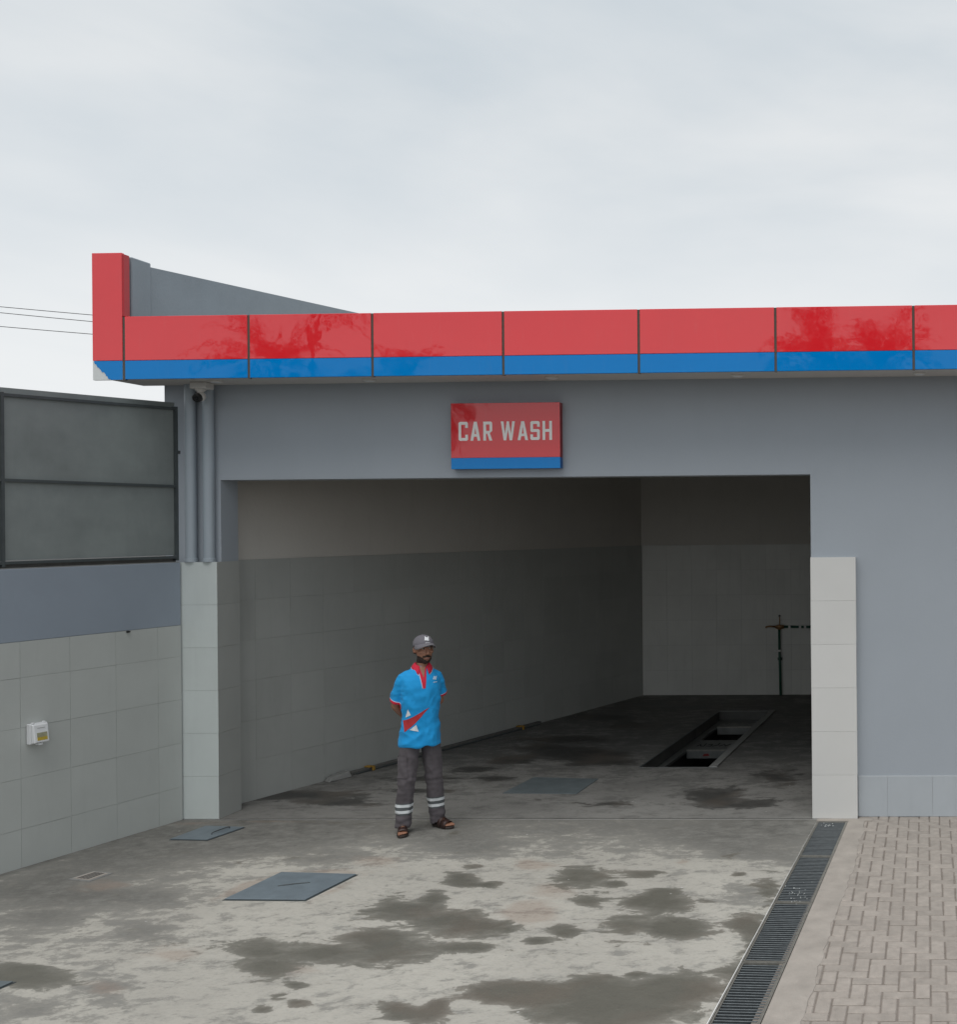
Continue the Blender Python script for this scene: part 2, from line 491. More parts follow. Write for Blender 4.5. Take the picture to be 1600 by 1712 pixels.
STAINS = [
    ('w',1.00,-3.78,-2.44,0.242,0.001,-0.120,0.241),
    ('w',1.00,-3.63,-2.20,0.090,0.000,-0.069,0.150),
    ('w',1.00,-3.31,-2.65,0.247,0.001,-0.094,0.210),
    ('w',1.00,-2.99,-2.79,0.204,0.001,-0.058,0.141),
    ('w',1.00,-3.68,-2.95,0.225,0.001,-0.070,0.135),
    ('w',1.00,-3.47,-3.23,0.276,0.002,-0.114,0.223),
    ('w',1.00,-3.02,-3.11,0.195,0.001,-0.040,0.092),
    ('w',1.00,-4.38,-3.12,0.197,0.001,-0.113,0.179),
    ('w',1.00,-4.10,-3.44,0.164,0.001,-0.096,0.154),
    ('w',1.00,-3.89,-3.24,0.162,0.001,-0.085,0.149),
    ('w',1.00,-3.61,-3.93,0.059,0.001,-0.040,0.067),
    ('w',1.00,-3.78,-4.00,0.051,0.000,-0.032,0.051),
    ('w',1.00,-3.78,-3.86,0.046,0.000,-0.026,0.042),
    ('w',1.00,-3.77,-3.69,0.058,0.000,-0.031,0.052),
    ('w',1.00,-2.51,-3.77,0.214,0.002,-0.062,0.155),
    ('w',1.00,-2.30,-3.83,0.087,0.001,-0.038,0.103),
    ('w',1.00,-3.02,-4.00,0.069,0.001,-0.049,0.098),
    ('w',1.00,-2.86,-4.05,0.152,0.001,-0.044,0.092),
    ('w',1.00,-2.80,-3.95,0.059,0.001,-0.035,0.076),
    ('w',1.00,-3.64,-1.77,0.117,0.000,-0.074,0.167),
    ('w',1.00,-3.37,-1.90,0.143,0.000,-0.028,0.068),
    ('w',1.00,-3.65,-1.47,0.106,0.000,-0.024,0.057),
    ('w',1.00,-2.72,-1.72,0.212,0.000,-0.090,0.275),
    ('w',1.00,-2.22,-1.65,0.154,0.000,-0.021,0.081),
    ('w',1.00,-2.37,-1.89,0.093,0.000,-0.022,0.076),
    ('w',1.00,-2.05,-2.73,0.211,0.001,-0.050,0.177),
    ('w',1.00,-2.44,-2.86,0.094,0.001,-0.040,0.118),
    ('w',1.00,-2.58,-3.01,0.064,0.000,-0.023,0.063),
    ('w',1.00,-2.47,-2.26,0.102,0.000,-0.032,0.101),
    ('w',1.00,-1.67,-3.87,0.472,0.004,-0.062,0.230),
    ('w',1.00,-2.00,-3.68,0.139,0.001,-0.053,0.168),
    ('w',1.00,-1.44,-3.67,0.232,0.002,-0.032,0.142),
    ('w',1.00,-1.83,-4.04,0.334,0.003,-0.059,0.195),
    ('w',1.00,-1.24,-2.69,0.134,0.001,-0.024,0.144),
    ('w',1.00,-1.78,-3.52,0.054,0.000,-0.010,0.038),
    ('w',1.00,-2.36,-3.76,0.198,0.002,-0.043,0.113),
    ('w',1.00,-1.48,-1.65,0.058,0.000,-0.009,0.054),
    ('w',1.25,-1.98,-2.29,0.277,0.001,-0.051,0.199),
    ('w',1.25,-1.98,-2.08,0.100,0.000,-0.022,0.089),
    ('w',1.25,-1.67,-2.78,0.171,0.001,-0.040,0.175),
    ('w',0.70,-1.19,-2.01,0.084,0.000,-0.048,0.328),
    ('w',0.70,-1.16,-2.95,0.086,0.000,-0.052,0.320),
    ('w',0.70,-1.20,-3.46,0.114,0.001,-0.032,0.179),
    ('w',1.00,-5.48,-3.60,0.277,0.002,-0.133,0.156),
    ('w',1.00,-5.65,-3.52,0.187,0.001,-0.120,0.138),
    ('d',1.00,-6.58,-1.40,0.512,0.000,-0.259,0.339),
    ('d',1.00,-6.82,-2.03,0.375,0.001,-0.196,0.229),
    ('d',1.00,-6.26,-2.19,0.423,0.001,-0.144,0.180),
    ('d',1.00,-5.29,-2.88,0.243,0.001,-0.184,0.249),
    ('d',1.00,-4.88,-3.75,0.202,0.002,-0.139,0.179),
    ('d',1.00,-6.22,-2.57,0.268,0.001,-0.151,0.181),
    ('d',1.00,-6.23,-0.89,0.492,-0.000,-0.185,0.271),
    ('d',1.00,-6.81,-1.72,0.224,0.000,-0.147,0.179),
    ('d',1.00,-6.44,-0.19,0.441,-0.001,-0.165,0.251),
    ('d',1.00,-5.76,-2.19,0.351,0.001,-0.176,0.239),
    ('d',1.00,-5.06,-4.02,0.279,0.003,-0.119,0.140),
    ('d',1.00,-5.42,-0.59,0.438,-0.001,-0.166,0.288),
    ('d',1.00,-4.36,-0.59,0.301,-0.000,-0.106,0.230),
    ('d',1.00,-4.93,-1.28,0.280,0.000,-0.126,0.223),
    ('d',1.00,-3.87,-0.97,0.320,-0.000,-0.113,0.264),
    ('d',1.00,-5.86,-0.76,0.332,-0.000,-0.176,0.279),
    ('d',1.00,-1.79,-0.67,0.490,-0.001,-0.064,0.336),
    ('d',1.00,-1.27,-0.32,0.422,-0.001,-0.054,0.422),
    ('d',1.00,-1.56,-1.10,0.233,-0.000,-0.035,0.204),
    ('d',1.00,-1.15,-1.25,0.183,0.000,-0.038,0.295),
    ('d',1.00,-1.38,-2.09,0.221,0.001,-0.042,0.241),
    ('p',1.00,-2.80,-2.02,0.183,0.001,-0.065,0.185),
    ('p',1.00,-2.80,-2.48,0.225,0.001,-0.074,0.201),
    ('p',1.00,-3.11,-1.44,0.166,0.000,-0.038,0.104),
    ('p',1.00,-1.99,-1.37,0.053,0.000,-0.015,0.067),
    ('p',1.00,-2.83,-2.50,0.145,0.001,-0.068,0.182),
    ('p',1.00,-4.50,-1.33,0.201,0.000,-0.063,0.122),
    ('p',1.00,-3.91,-3.47,0.163,0.001,-0.066,0.111),
    ('p',1.00,-3.23,-1.42,0.091,0.000,-0.054,0.143),
    ('p',1.00,-4.86,-3.25,0.181,0.001,-0.085,0.119),
    ('p',1.00,-5.10,-2.02,0.143,0.000,-0.106,0.166),
    ('p',1.00,-4.90,-3.73,0.135,0.001,-0.080,0.103),
    ('p',1.00,-6.31,-1.94,0.218,0.001,-0.100,0.127),
    ('p',1.00,-5.20,-1.98,0.07,0.0,0.05,0.34),
    ('p',1.00,-4.80,-1.60,0.36,0.0,0.0,0.06),
    ('p',0.90,-4.46,-1.98,0.05,0.0,0.05,0.34),
    ('d',1.00,-6.45,-0.30,0.34,0.0,0.0,0.08),
    ('d',1.20,-6.70,-0.55,0.10,0.0,0.05,0.3),
    ('p',1.00,-6.80,-0.22,0.22,0.0,0.0,0.06),
    ('p',1.00,-6.15,-0.16,0.35,0.0,0.0,0.035),
    ('w',0.80,-6.25,-0.13,0.30,0.0,0.0,0.03),
    ('w',1.00,-4.69,3.65,0.582,-0.009,-0.079,0.232),
    ('w',1.20,-4.19,2.72,0.613,-0.007,-0.088,0.268),
    ('w',1.00,-3.70,2.29,0.417,-0.004,-0.047,0.156),
    ('w',1.00,-4.81,3.14,0.336,-0.004,-0.052,0.143),
    ('w',1.00,-4.89,2.40,0.226,-0.002,-0.075,0.191),
    ('w',1.00,-4.66,1.51,0.183,-0.001,-0.055,0.137),
    ('w',1.00,-3.96,4.54,0.452,-0.008,-0.059,0.219),
    ('w',0.90,-5.13,1.97,0.273,-0.003,-0.064,0.149),
    ('w',1.10,-6.42,0.80,0.590,-0.003,-0.115,0.195),
    ('w',0.90,-5.78,0.49,0.361,-0.002,-0.076,0.138),
    ('w',0.90,-5.52,1.52,0.296,-0.002,-0.066,0.138),
    ('w',0.80,-5.27,0.99,0.377,-0.002,-0.048,0.100),
    ('w',0.80,-2.19,0.78,0.314,-0.002,-0.077,0.384),
    ('w',0.70,-1.63,1.54,0.258,-0.002,-0.054,0.384),
    ('w',0.90,-2.12,4.46,0.365,-0.006,-0.050,0.345),
    ('w',0.90,-3.91,6.18,0.823,-0.019,-0.078,0.325),
    ('w',0.90,-4.70,5.19,0.517,-0.010,-0.074,0.239),
    ('w',0.70,-1.77,0.43,0.409,-0.002,-0.030,0.179),
    ('w',0.60,-3.17,0.44,0.353,-0.002,-0.034,0.113),
]

# ------------------------------------------------------------------ site geometry (metres; facade plane y = 0, ground z = 0)
def x_bw(y): return -6.998 + (y + 0.126) * 0.2261       # face of the boundary wall
def x_iw(y): return -6.807 + (y - 0.5) * 0.3307         # inner face of the bay's left wall
def x_dl(y): return -1.025 + (y + 0.164) * 0.0475       # left edge of the trench drain
def x_dr(y): return -0.745 + (y + 0.165) * 0.0453       # right edge
PIT = ((-3.245, 2.01), (-2.387, 2.01), (-2.244, 5.64), (-3.052, 5.64))
def x_pl(y): return -3.245 + (y - 2.01) * (0.193 / 3.63)
def x_pr(y): return -2.387 + (y - 2.01) * (0.143 / 3.63)

# ground: one wide sheet, open where the pit and the drain sink into it
g = MB()
for x0, x1, y0, y1 in ((-400, -3.6, -400, 400), (-0.5, 400, -400, 400), (-3.6, -1.8, -400, 1.7), (-1.8, -0.5, 0, 1.7),
                       (-1.8, -0.5, -400, -6.2), (-3.6, -0.5, 6.2, 400)):
    g.add([(x0, y0, -0.06), (x1, y0, -0.06), (x1, y1, -0.06), (x0, y1, -0.06)], [(0, 1, 2, 3)])
tag(g.build('ground', M['ground'], fix=False), kind='structure')

def field(kind, x, y):
    s = 0.0
    for k, a, cx, cy, ax, ay, bx, by in STAINS:
        if k != kind:
            continue
        dx, dy = x - cx, y - cy
        det = ax * by - ay * bx
        u = (dx * by - dy * bx) / det
        v = (ax * dy - ay * dx) / det
        s = s + a * np.exp(-0.95 * (u * u + v * v))
    return s

def sheet(name, spans, z, mat, dirt_fn):
    """grid sheet; spans = list of (y, [(x0, x1), ...] per block, columns) rows; blocks may be None (a hole)"""
    vs_, fs_ = [], []
    nb = len(spans[0][1])
    cols = [c for c in spans[0][2]]
    starts = []
    for y, bl, _, _h in spans:
        row = []
        for (x0, x1), c in zip(bl, cols):
            row.append(len(vs_))
            for i in range(c + 1):
                vs_.append((x0 + (x1 - x0) * i / c, y, z))
        starts.append(row)
    for r in range(len(spans) - 1):
        for k in range(nb):
            if spans[r][3] and k == spans[r][3] - 1:
                continue
            a, b = starts[r][k], starts[r + 1][k]
            for i in range(cols[k]):
                fs_.append((a + i, a + i + 1, b + i + 1, b + i))
    me = bpy.data.meshes.new(name)
    me.from_pydata(vs_, [], fs_)
    P = np.array(vs_)
    X, Y = P[:, 0], P[:, 1]
    dirt = field('d', X, Y) * 0.55 + dirt_fn(X, Y)
    for nm, arr in (('wet', field('w', X, Y)), ('dirt', dirt), ('earth', field('p', X, Y))):
        at = me.attributes.new(nm, 'FLOAT', 'POINT')
        at.data.foreach_set('value', np.asarray(arr * np.ones(len(X)), dtype=np.float32))
    me.materials.append(mat)
    return tag(link_obj(name, me), kind='structure')

ys = list(np.arange(-6.2, -5.0, 0.1)) + list(np.arange(-5.0, -0.12, 0.04)) + [-0.10]  # yard stops out of view so the darkened ground can limit bounce light
def yard_dirt(X, Y):
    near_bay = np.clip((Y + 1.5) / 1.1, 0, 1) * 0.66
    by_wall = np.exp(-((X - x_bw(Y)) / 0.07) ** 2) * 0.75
    left = np.clip((-4.9 - X) / 1.4, 0, 1) * 0.32
    return near_bay + by_wall + left + 0.05
sheet('concrete_yard', [(y, [(x_bw(y) - 0.05, x_dl(y) - 0.004)], [150], 0) for y in ys], 0.0, M['yard'], yard_dirt)

ys = [-0.085] + list(np.arange(-0.05, 2.0, 0.05)) + [2.01] + list(np.arange(2.06, 5.6, 0.06)) + [5.64] + list(np.arange(5.7, 7.3, 0.08))
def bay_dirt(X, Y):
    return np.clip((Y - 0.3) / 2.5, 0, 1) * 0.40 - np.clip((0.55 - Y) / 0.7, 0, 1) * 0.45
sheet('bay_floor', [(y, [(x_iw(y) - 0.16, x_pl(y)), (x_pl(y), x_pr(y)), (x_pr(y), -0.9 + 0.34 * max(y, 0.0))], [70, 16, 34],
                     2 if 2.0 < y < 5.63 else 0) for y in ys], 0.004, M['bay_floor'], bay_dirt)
g = MB()
g.add([(-7.0, -0.12, -0.003), (-0.9, -0.12, -0.003), (-0.9, -0.06, -0.003), (-7.0, -0.06, -0.003)], [(0, 1, 2, 3)])
tag(g.build('expansion_joint', M['grout_pale'], fix=False), kind='structure')

# mortar strip between drain and pavers, with a wavering edge lapping over the first pavers
random.seed(21)
edge = [(-0.60, -0.10), (-0.585, -0.5), (-0.60, -1.0), (-0.60, -1.63), (-0.63, -2.1), (-0.655, -2.41), (-0.66, -2.9), (-0.68, -3.35), (-0.70, -3.93), (-0.72, -4.6), (-0.77, -6.0), (-0.78, -6.2)]
pts = []
for (xa, ya), (xb, yb) in zip(edge, edge[1:]):
    n = max(2, int(abs(yb - ya) / 0.05))
    for i in range(n):
        t = i / n
        y = ya + (yb - ya) * t
        pts.append((xa + (xb - xa) * t + 0.035 * noise.noise((y * 3.1, 2.0, 0)) + 0.02 * noise.noise((y * 11, 5.0, 0)), y))
g = MB()
k0 = 0
vs_, fs_ = [], []
for x, y in pts:
    xl = x_dr(y) + 0.004
    vs_ += [(xl, y, 0.0), (xl + (x - xl) * 0.55, y, 0.005), (x, y, 0.0035), (x + 0.012, y, -0.02)]
for i in range(len(pts) - 1):
    for k in range(3):
        a = i * 4 + k
        fs_.append((a, a + 1, a + 5, a + 4))
g.add(vs_, fs_)
g.box(-1.03, -0.52, -0.16, -0.085, -0.05, 0.003)
tag(g.build('mortar_strip', M['strip'], fix=True), kind='structure')

# brick paving: bedding sheet with individual pavers in 90 degree herringbone
g = MB()
g.add([(-1.1, -6.2, -0.008), (9, -6.2, -0.008), (9, 0.02, -0.008), (-0.74, 0.02, -0.008)], [(0, 1, 2, 3)])
paving = tag(g.build('brick_paving', M['bedding'], fix=False), kind='structure')
U = 0.0935
pav_h = rounded_box_mesh('paver', U * 2 - 0.009, U - 0.009, 0.05, 0.005, M['paver'])
pav_v = rounded_box_mesh('paver', U - 0.009, U * 2 - 0.009, 0.05, 0.005, M['paver'])
cand = []
for i in range(-14, 44):
    for j in range(-66, 1):
        k = (i + j) % 4
        if k == 0:
            cand.append((U * (i + 1), U * (j + 0.5), 0))
        elif k == 2:
            cand.append((U * (i + 0.5), U * (j + 1), 1))
def edge_x(y):
    for (xa, ya), (xb, yb) in zip(edge, edge[1:]):
        if yb <= y <= ya:
            return xa + (xb - xa) * (y - ya) / (yb - ya)
    return edge[0][0]
cand = [c for c in cand if c[0] > edge_x(c[1]) - 0.10 and -6.1 < c[1] < 0.03 and c[0] < 4]
# those that show in the photograph: near the drain, up to the right-hand frame edge
shown = sorted((c for c in cand if c[0] < 0.30 and c[1] > -4.35), key=lambda c: c[1])
shown = shown[:300]
sset = set(shown)
for x, y, v in shown:
    o = link_obj('paver', pav_v if v else pav_h, paving)
    o.location = (x + random.uniform(-1, 1) * 0.0015, y + random.uniform(-1, 1) * 0.0015, -0.0515 + random.uniform(-1, 1) * 0.0022)
    o.rotation_euler = (random.uniform(-1, 1) * 0.008, random.uniform(-1, 1) * 0.008, random.uniform(-1, 1) * 0.012)
g = MB()
for x, y, v in cand:
    if (x, y, v) in sset:
        continue
    hx, hy = (U / 2 - 0.0035, U - 0.0035) if v else (U - 0.0035, U / 2 - 0.0035)
    z = random.uniform(-0.0035, 0.0007)
    e = 0.004
    g.add([(x - hx, y - hy, z - 0.03), (x + hx, y - hy, z - 0.03), (x + hx, y + hy, z - 0.03), (x - hx, y + hy, z - 0.03),
           (x - hx + e, y - hy + e, z), (x + hx - e, y - hy + e, z), (x + hx - e, y + hy - e, z), (x - hx + e, y + hy - e, z)],
          [(4, 5, 6, 7), (0, 1, 5, 4), (1, 2, 6, 5), (2, 3, 7, 6), (3, 0, 4, 7)])
tag(g.build('paver_field', M['paver'], paving, fix=False), kind='stuff')

# ------------------------------------------------------------------ the car wash building
bld = thing('car_wash_building', (-4, 0, 0), 'grey car wash building with red and blue fascia and an open drive-in bay', 'building')
XR = 8.0
MB().prism_y([(-7.2, 0), (-6.666, 0), (-6.666, 3.18), (-1.08, 3.18), (-1.08, 0), (XR, 0), (XR, 4.6), (-7.2, 4.6)], 0, 0.25).build('front_wall', M['wall_paint'], bld)
# bay walls
def wall_line(fn, y0, y1, off):
    return [(fn(y0), y0), (fn(y1), y1), (fn(y1) + off, y1), (fn(y0) + off, y0)]
lw = MB().prism(wall_line(x_iw, 0.252, 7.2, -0.2), 0, 4.3).build('bay_side_wall', M['bay_plaster'], bld)
bw_ = MB().box(-5.2, XR, 7.2, 7.4, 0, 4.3).build('bay_back_wall', M['bay_plaster'], bld)
MB().prism([(-0.93, 0.252), (-0.73, 0.252), (1.66, 7.198), (1.46, 7.198)], 0, 4.3).build('bay_far_wall', M['bay_plaster'], bld)
MB().box(XR - 0.2, XR, 0.252, 7.198, 0, 4.3).build('end_wall', M['wall_paint'], bld)
MB().prism([(-7.05, 0.253), (XR, 0.253), (XR, 7.42), (-4.8, 7.42)], 4.302, 4.5).build('roof', M['roofing'], bld)
# tiled dados inside the bay
ROWS = [(0.4017 * i, 0.4017 * (i + 1)) for i in range(6)]
MB().prism([(x_iw(0.253) + 0.001, 0.253), (x_iw(7.19) + 0.001, 7.19), (x_iw(7.19) + 0.006, 7.19), (x_iw(0.253) + 0.006, 0.253)], 0, 2.41).build('tile_bed', M['grout'], lw)
s_len = math.hypot(7.19 - 0.255, x_iw(7.19) - x_iw(0.255))
nT = 18
a0, a1 = (x_iw(0.255) + 0.006, 0.255), (x_iw(7.19) + 0.006, 7.19)
for i in range(nT):
    for z0, z1 in ROWS:
        tile(lw, lin(a0, a1, i / nT), lin(a0, a1, (i + 1) / nT), z0, z1, M['tile_bay_shaded_jamb'], gap=0.0019)
MB().box(-4.58, 1.4, 7.194, 7.199, 0, 2.41).build('tile_bed', M['grout'], bw_)
for i in range(15):
    for z0, z1 in ROWS:
        tile(bw_, (-4.58 + 0.4 * i, 7.194), (-4.58 + 0.4 * (i + 1), 7.194), z0, z1, M['tile_back_lit'], gap=0.0018)

# tiled pillars on either side of the opening
def pillar(x0, x1, inner, mt, mg, name='tiled_pillar'):
    p = MB().box(x0 + 0.006, x1 - 0.006, -0.074, 0.252 if inner else -0.001, 0, 2.404).build(name, mg, bld)
    for z0, z1 in ROWS:
        tile(p, (x0, -0.075), (x1, -0.075), z0, z1, mt, gap=0.0019)
        tile(p, (x1 - 0.005, -0.08), (x1 - 0.005, 0.25 if inner else -0.001), z0, z1, M['tile_bay_shaded_jamb'] if inner else mt, gap=0.0019)  # opening side uses the darker bay tile: its shade put into the colour
        if not inner:
            tile(p, (x0 + 0.005, -0.001), (x0 + 0.005, -0.08), z0, z1, mt, gap=0.0019)
    return p
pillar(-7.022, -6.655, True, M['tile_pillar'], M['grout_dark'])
pillar(-1.078, -0.660, False, M['tile_pale'], M['grout_pale'])
pl_ = MB().box(-0.655, XR, -0.006, -0.001, 0, 0.376).build('plinth', M['grout_pale'], bld)
xs = [-0.655, -0.383] + [0.033 + 0.416 * i for i in range(12)]
for xa, xb in zip(xs, xs[1:]):
    tile(pl_, (xa, -0.006), (xb, -0.006), 0.0, 0.376, M['tile_plinth'], gap=0.0019)

# soffit and fascia
MB().box(-7.40, XR, -0.575, -0.001, 4.077, 4.13).build('soffit', M['soffit'], bld)
MB().box(-7.12, XR, -0.566, -0.30, 4.132, 4.600).build('fascia_core', M['joint'], bld)
MB().box(-7.12, XR, -0.298, 0.30, 4.502, 4.56).build('roof_edge', M['roofing'], bld)
JX = [-7.135, -6.004, -4.89, -3.72, -2.516, -1.31, -0.102, 1.11, 2.32, 3.53, 4.74, 5.95, 7.16, 8.0]
random.seed(4)
for xa, xb in zip(JX, JX[1:]):
    g = MB().box(xa + 0.011, xb - 0.011, -0.6, -0.567, 4.2235, 4.614)
    p = g.build('fascia_panel', M['red_panel'], bld, bevel=0.002)
    g = MB().box(xa + 0.011, xb - 0.011, -0.5995, -0.567, 4.056, 4.2205)
    g.build('blue_band', M['blue_panel'], p, bevel=0.002)
    cx = (xa + xb) / 2
    me = p.data
    tx, tz = random.uniform(-0.0012, 0.0012), random.uniform(-0.0015, 0.0015)
    for v in me.vertices:                                      # panels are never hung quite true
        v.co.y += (v.co.z - 4.42) * tz + (v.co.x - (cx + 4)) * tx
for xa in JX[:-1]:
    MB().box(xa - 0.0105, xa + 0.0105, -0.594, -0.568, 4.05, 4.612).build('joint_strip', M['joint'], bld)
# corner upright with the torn film at its foot
up_ = MB().box(-7.418, -7.147, -0.6, -0.567, 4.2235, 5.182).build('corner_panel', M['red_panel'], bld, bevel=0.002)
MB().box(-7.146, -7.128, -0.6, -0.53, 4.616, 5.17).build('red_return', M['red_return'], up_, bevel=0.002)
MB().box(-7.418, -7.147, -0.5965, -0.567, 4.052, 4.2205).build('white_backing', M['white_backing'], up_)
random.seed(9)
rag = []
x, z = -7.404, 4.205
while x < -7.262:
    rag.append((x, z))
    x += random.uniform(0.005, 0.013)
    z = 4.205 - (x + 7.404) / 0.142 * 0.149 + random.uniform(-0.011, 0.011)
rag.append((-7.255, 4.053))
tag(MB().prism_y([(-7.404, 4.2205)] + rag + [(-7.147, 4.053), (-7.147, 4.2205)], -0.6, -0.597).build('torn_blue_film', M['blue_panel'], up_), 'torn blue film at the foot of the corner panel')
MB().box(-7.40, -7.15, -0.566, -0.50, 4.14, 5.165).build('upright_core', M['parapet'], bld)
MB().box(-7.36, -7.132, -0.499, -0.255, 4.132, 5.17).build('parapet_pier', M['parapet'], bld, bevel=0.008)
# parapet along the skewed side wall
pa, pb = (-7.138, -0.254), (-7.138 + 7.6 * 0.327, -0.254 + 7.6)
MB().add([(pa[0], pa[1], 4.30), (pb[0], pb[1], 4.30), (pb[0] - 0.2, pb[1], 4.30), (pa[0] - 0.2, pa[1], 4.30),
          (pa[0], pa[1], 5.135), (pb[0], pb[1], 5.17), (pb[0] - 0.2, pb[1], 5.17), (pa[0] - 0.2, pa[1], 5.135)],
         [(3, 2, 1, 0), (4, 5, 6, 7), (0, 1, 5, 4), (1, 2, 6, 5), (2, 3, 7, 6), (3, 0, 4, 7)]).build('side_parapet', M['parapet'], bld)

# ------------------------------------------------------------------ boundary wall and metal screen
DV = Vector((0.2205, 0.9754))
def bwp(s, off=0.0):
    """point on the boundary wall's face; s grows towards the building, off stands out from the face"""
    return (-6.998 + DV.x * s + DV.y * off, -0.126 + DV.y * s - DV.x * off)
S0, S1 = -6.2, 0.03
bwall = thing('boundary_wall', (*bwp(-1), 0), 'low boundary wall, blue-grey band over grey tiles, running to the left pillar', 'wall')
MB().prism([bwp(S0), bwp(S1), bwp(S1, -0.2), bwp(S0, -0.2)], 1.822, 2.408).build('painted_band', M['boundary_paint'], bwall, bevel=0.004)
tb = MB().prism([bwp(S0, -0.004), bwp(S1, -0.004), bwp(S1, -0.2), bwp(S0, -0.2)], 0, 1.8215).build('tiled_base', M['grout_dark'], bwall)
cols = [-6.2] + [-0.21 - 0.405 * i for i in range(14, -1, -1)] + [0.03]
cols = sorted(set(round(c, 3) for c in cols if c >= -6.2))
for sa, sb in zip(cols, cols[1:]):
    if sb - sa < 0.03:
        continue
    for z0, z1 in ((0.0, 0.312), (0.312, 0.72), (0.72, 1.128), (1.128, 1.53), (1.53, 1.82)):
        tile(tb, bwp(sa, -0.004), bwp(sb, -0.004), z0, z1, M['tile'], gap=0.0019)
MB().prism([bwp(S0, -0.195), bwp(S1, -0.195), bwp(S1, -0.012), bwp(S0, -0.012)], 2.409, 2.416).build('mortar_cap', M['block'], bwall)
MB().prism([bwp(S0, -0.10), bwp(S1, -0.10), bwp(S1, -0.055), bwp(S0, -0.055)], 2.4165, 2.47).build('mortar_bed', M['timber'], bwall)
random.seed(33)
g = MB()
g.lathe((*bwp(-0.50, 0.003), 1.815), [(0.002, -0.012), (0.018, -0.008), (0.02, 0.0), (0.004, 0.006)], 8)
g.build('chipped_hole', M['black'], bwall)

scr = thing('metal_screen', (*bwp(-1, -0.05), 2.42), 'dark grey sheet-metal screen in a steel frame on top of the boundary wall', 'screen')
def zt(s): return 3.848 + 0.028 * min(s, 0.03)
posts = [0.012, -1.535, -3.08, -4.63, -6.15]
for sa, sb in zip(posts, posts[1:]):
    lo, hi = sb + 0.013, sa - 0.013
    for z0, z1 in ((2.478, 3.108), (3.130, None)):
        q = [bwp(lo, -0.034), bwp(hi, -0.034), bwp(hi, -0.038), bwp(lo, -0.038)]
        zl, zh = (z1, z1) if z1 else (zt(lo) - 0.016, zt(hi) - 0.016)
        # slightly dished sheet, subdivided so light plays over it
        vs_, fs_ = [], []
        nx, nz = 14, 8
        for iz in range(nz + 1):
            for ix in range(nx + 1):
                u, v = ix / nx, iz / nz
                s_ = lo + (hi - lo) * u
                z_ = z0 + ((zl + (zh - zl) * u) - z0) * v
                o_ = -0.036 + 0.010 * math.sin(math.pi * u) * math.sin(math.pi * v) * noise.noise((s_ * 2, z_ * 2, 1)) * 1.6
                vs_.append((*bwp(s_, o_), z_))
        for iz in range(nz):
            for ix in range(nx):
                a = iz * (nx + 1) + ix
                fs_.append((a, a + 1, a + nx + 2, a + nx + 1))
        nv = len(vs_)
        back = [(v[0] - DV.y * 0.002, v[1] + DV.x * 0.002, v[2]) for v in vs_]
        g = MB().add(vs_ + back, fs_ + [tuple(i + nv for i in f[::-1]) for f in fs_])
        g.build('sheet_panel', M['sheet'], scr, smooth=True, fix=False)
    zl, zh = zt(sb), zt(sa)
    g = MB()
    q = [bwp(sb, -0.05), bwp(sa + 0.012, -0.05), bwp(sa + 0.012, -0.054), bwp(sb, -0.054)]
    g.add([(x, y, 3.80) for x, y in q] + [(q[0][0], q[0][1], zl + 0.056), (q[1][0], q[1][1], zh + 0.056), (q[2][0], q[2][1], zh + 0.056), (q[3][0], q[3][1], zl + 0.056)],
          [(3, 2, 1, 0), (4, 5, 6, 7), (0, 1, 5, 4), (1, 2, 6, 5), (2, 3, 7, 6), (3, 0, 4, 7)])
    g.build('top_sheet', M['sheet'], scr)
    for z0 in (2.446, 3.108, None):
        g = MB()
        q = [bwp(sb + 0.0127, -0.012), bwp(sa - 0.0127, -0.012), bwp(sa - 0.0127, -0.047), bwp(sb + 0.0127, -0.047)]
        za, zb = (z0, z0) if z0 else (zl - 0.016, zh - 0.016)
        g.add([(q[0][0], q[0][1], za), (q[1][0], q[1][1], zb), (q[2][0], q[2][1], zb), (q[3][0], q[3][1], za),
               (q[0][0], q[0][1], za + 0.024), (q[1][0], q[1][1], zb + 0.024), (q[2][0], q[2][1], zb + 0.024), (q[3][0], q[3][1], za + 0.024)],
              [(3, 2, 1, 0), (4, 5, 6, 7), (0, 1, 5, 4), (1, 2, 6, 5), (2, 3, 7, 6), (3, 0, 4, 7)])
        g.build('rail', M['frame_steel'], scr)
for s in posts:
    MB().prism([bwp(s - 0.0125, -0.01), bwp(s + 0.0125, -0.01), bwp(s + 0.0125, -0.049), bwp(s - 0.0125, -0.049)], 2.426, zt(s) + 0.016).build('post', M['frame_steel'], scr)
g = MB()
c = bwp(0.045, -0.03)
g.tube([(c[0], c[1], 3.425), (c[0], c[1], 3.455)], 0.016, 10)
g.prism([bwp(0.03, -0.024), bwp(0.05, -0.024), bwp(0.05, -0.036), bwp(0.03, -0.036)], 3.432, 3.448)
g.build('hinge_lug', M['frame_steel'], scr)

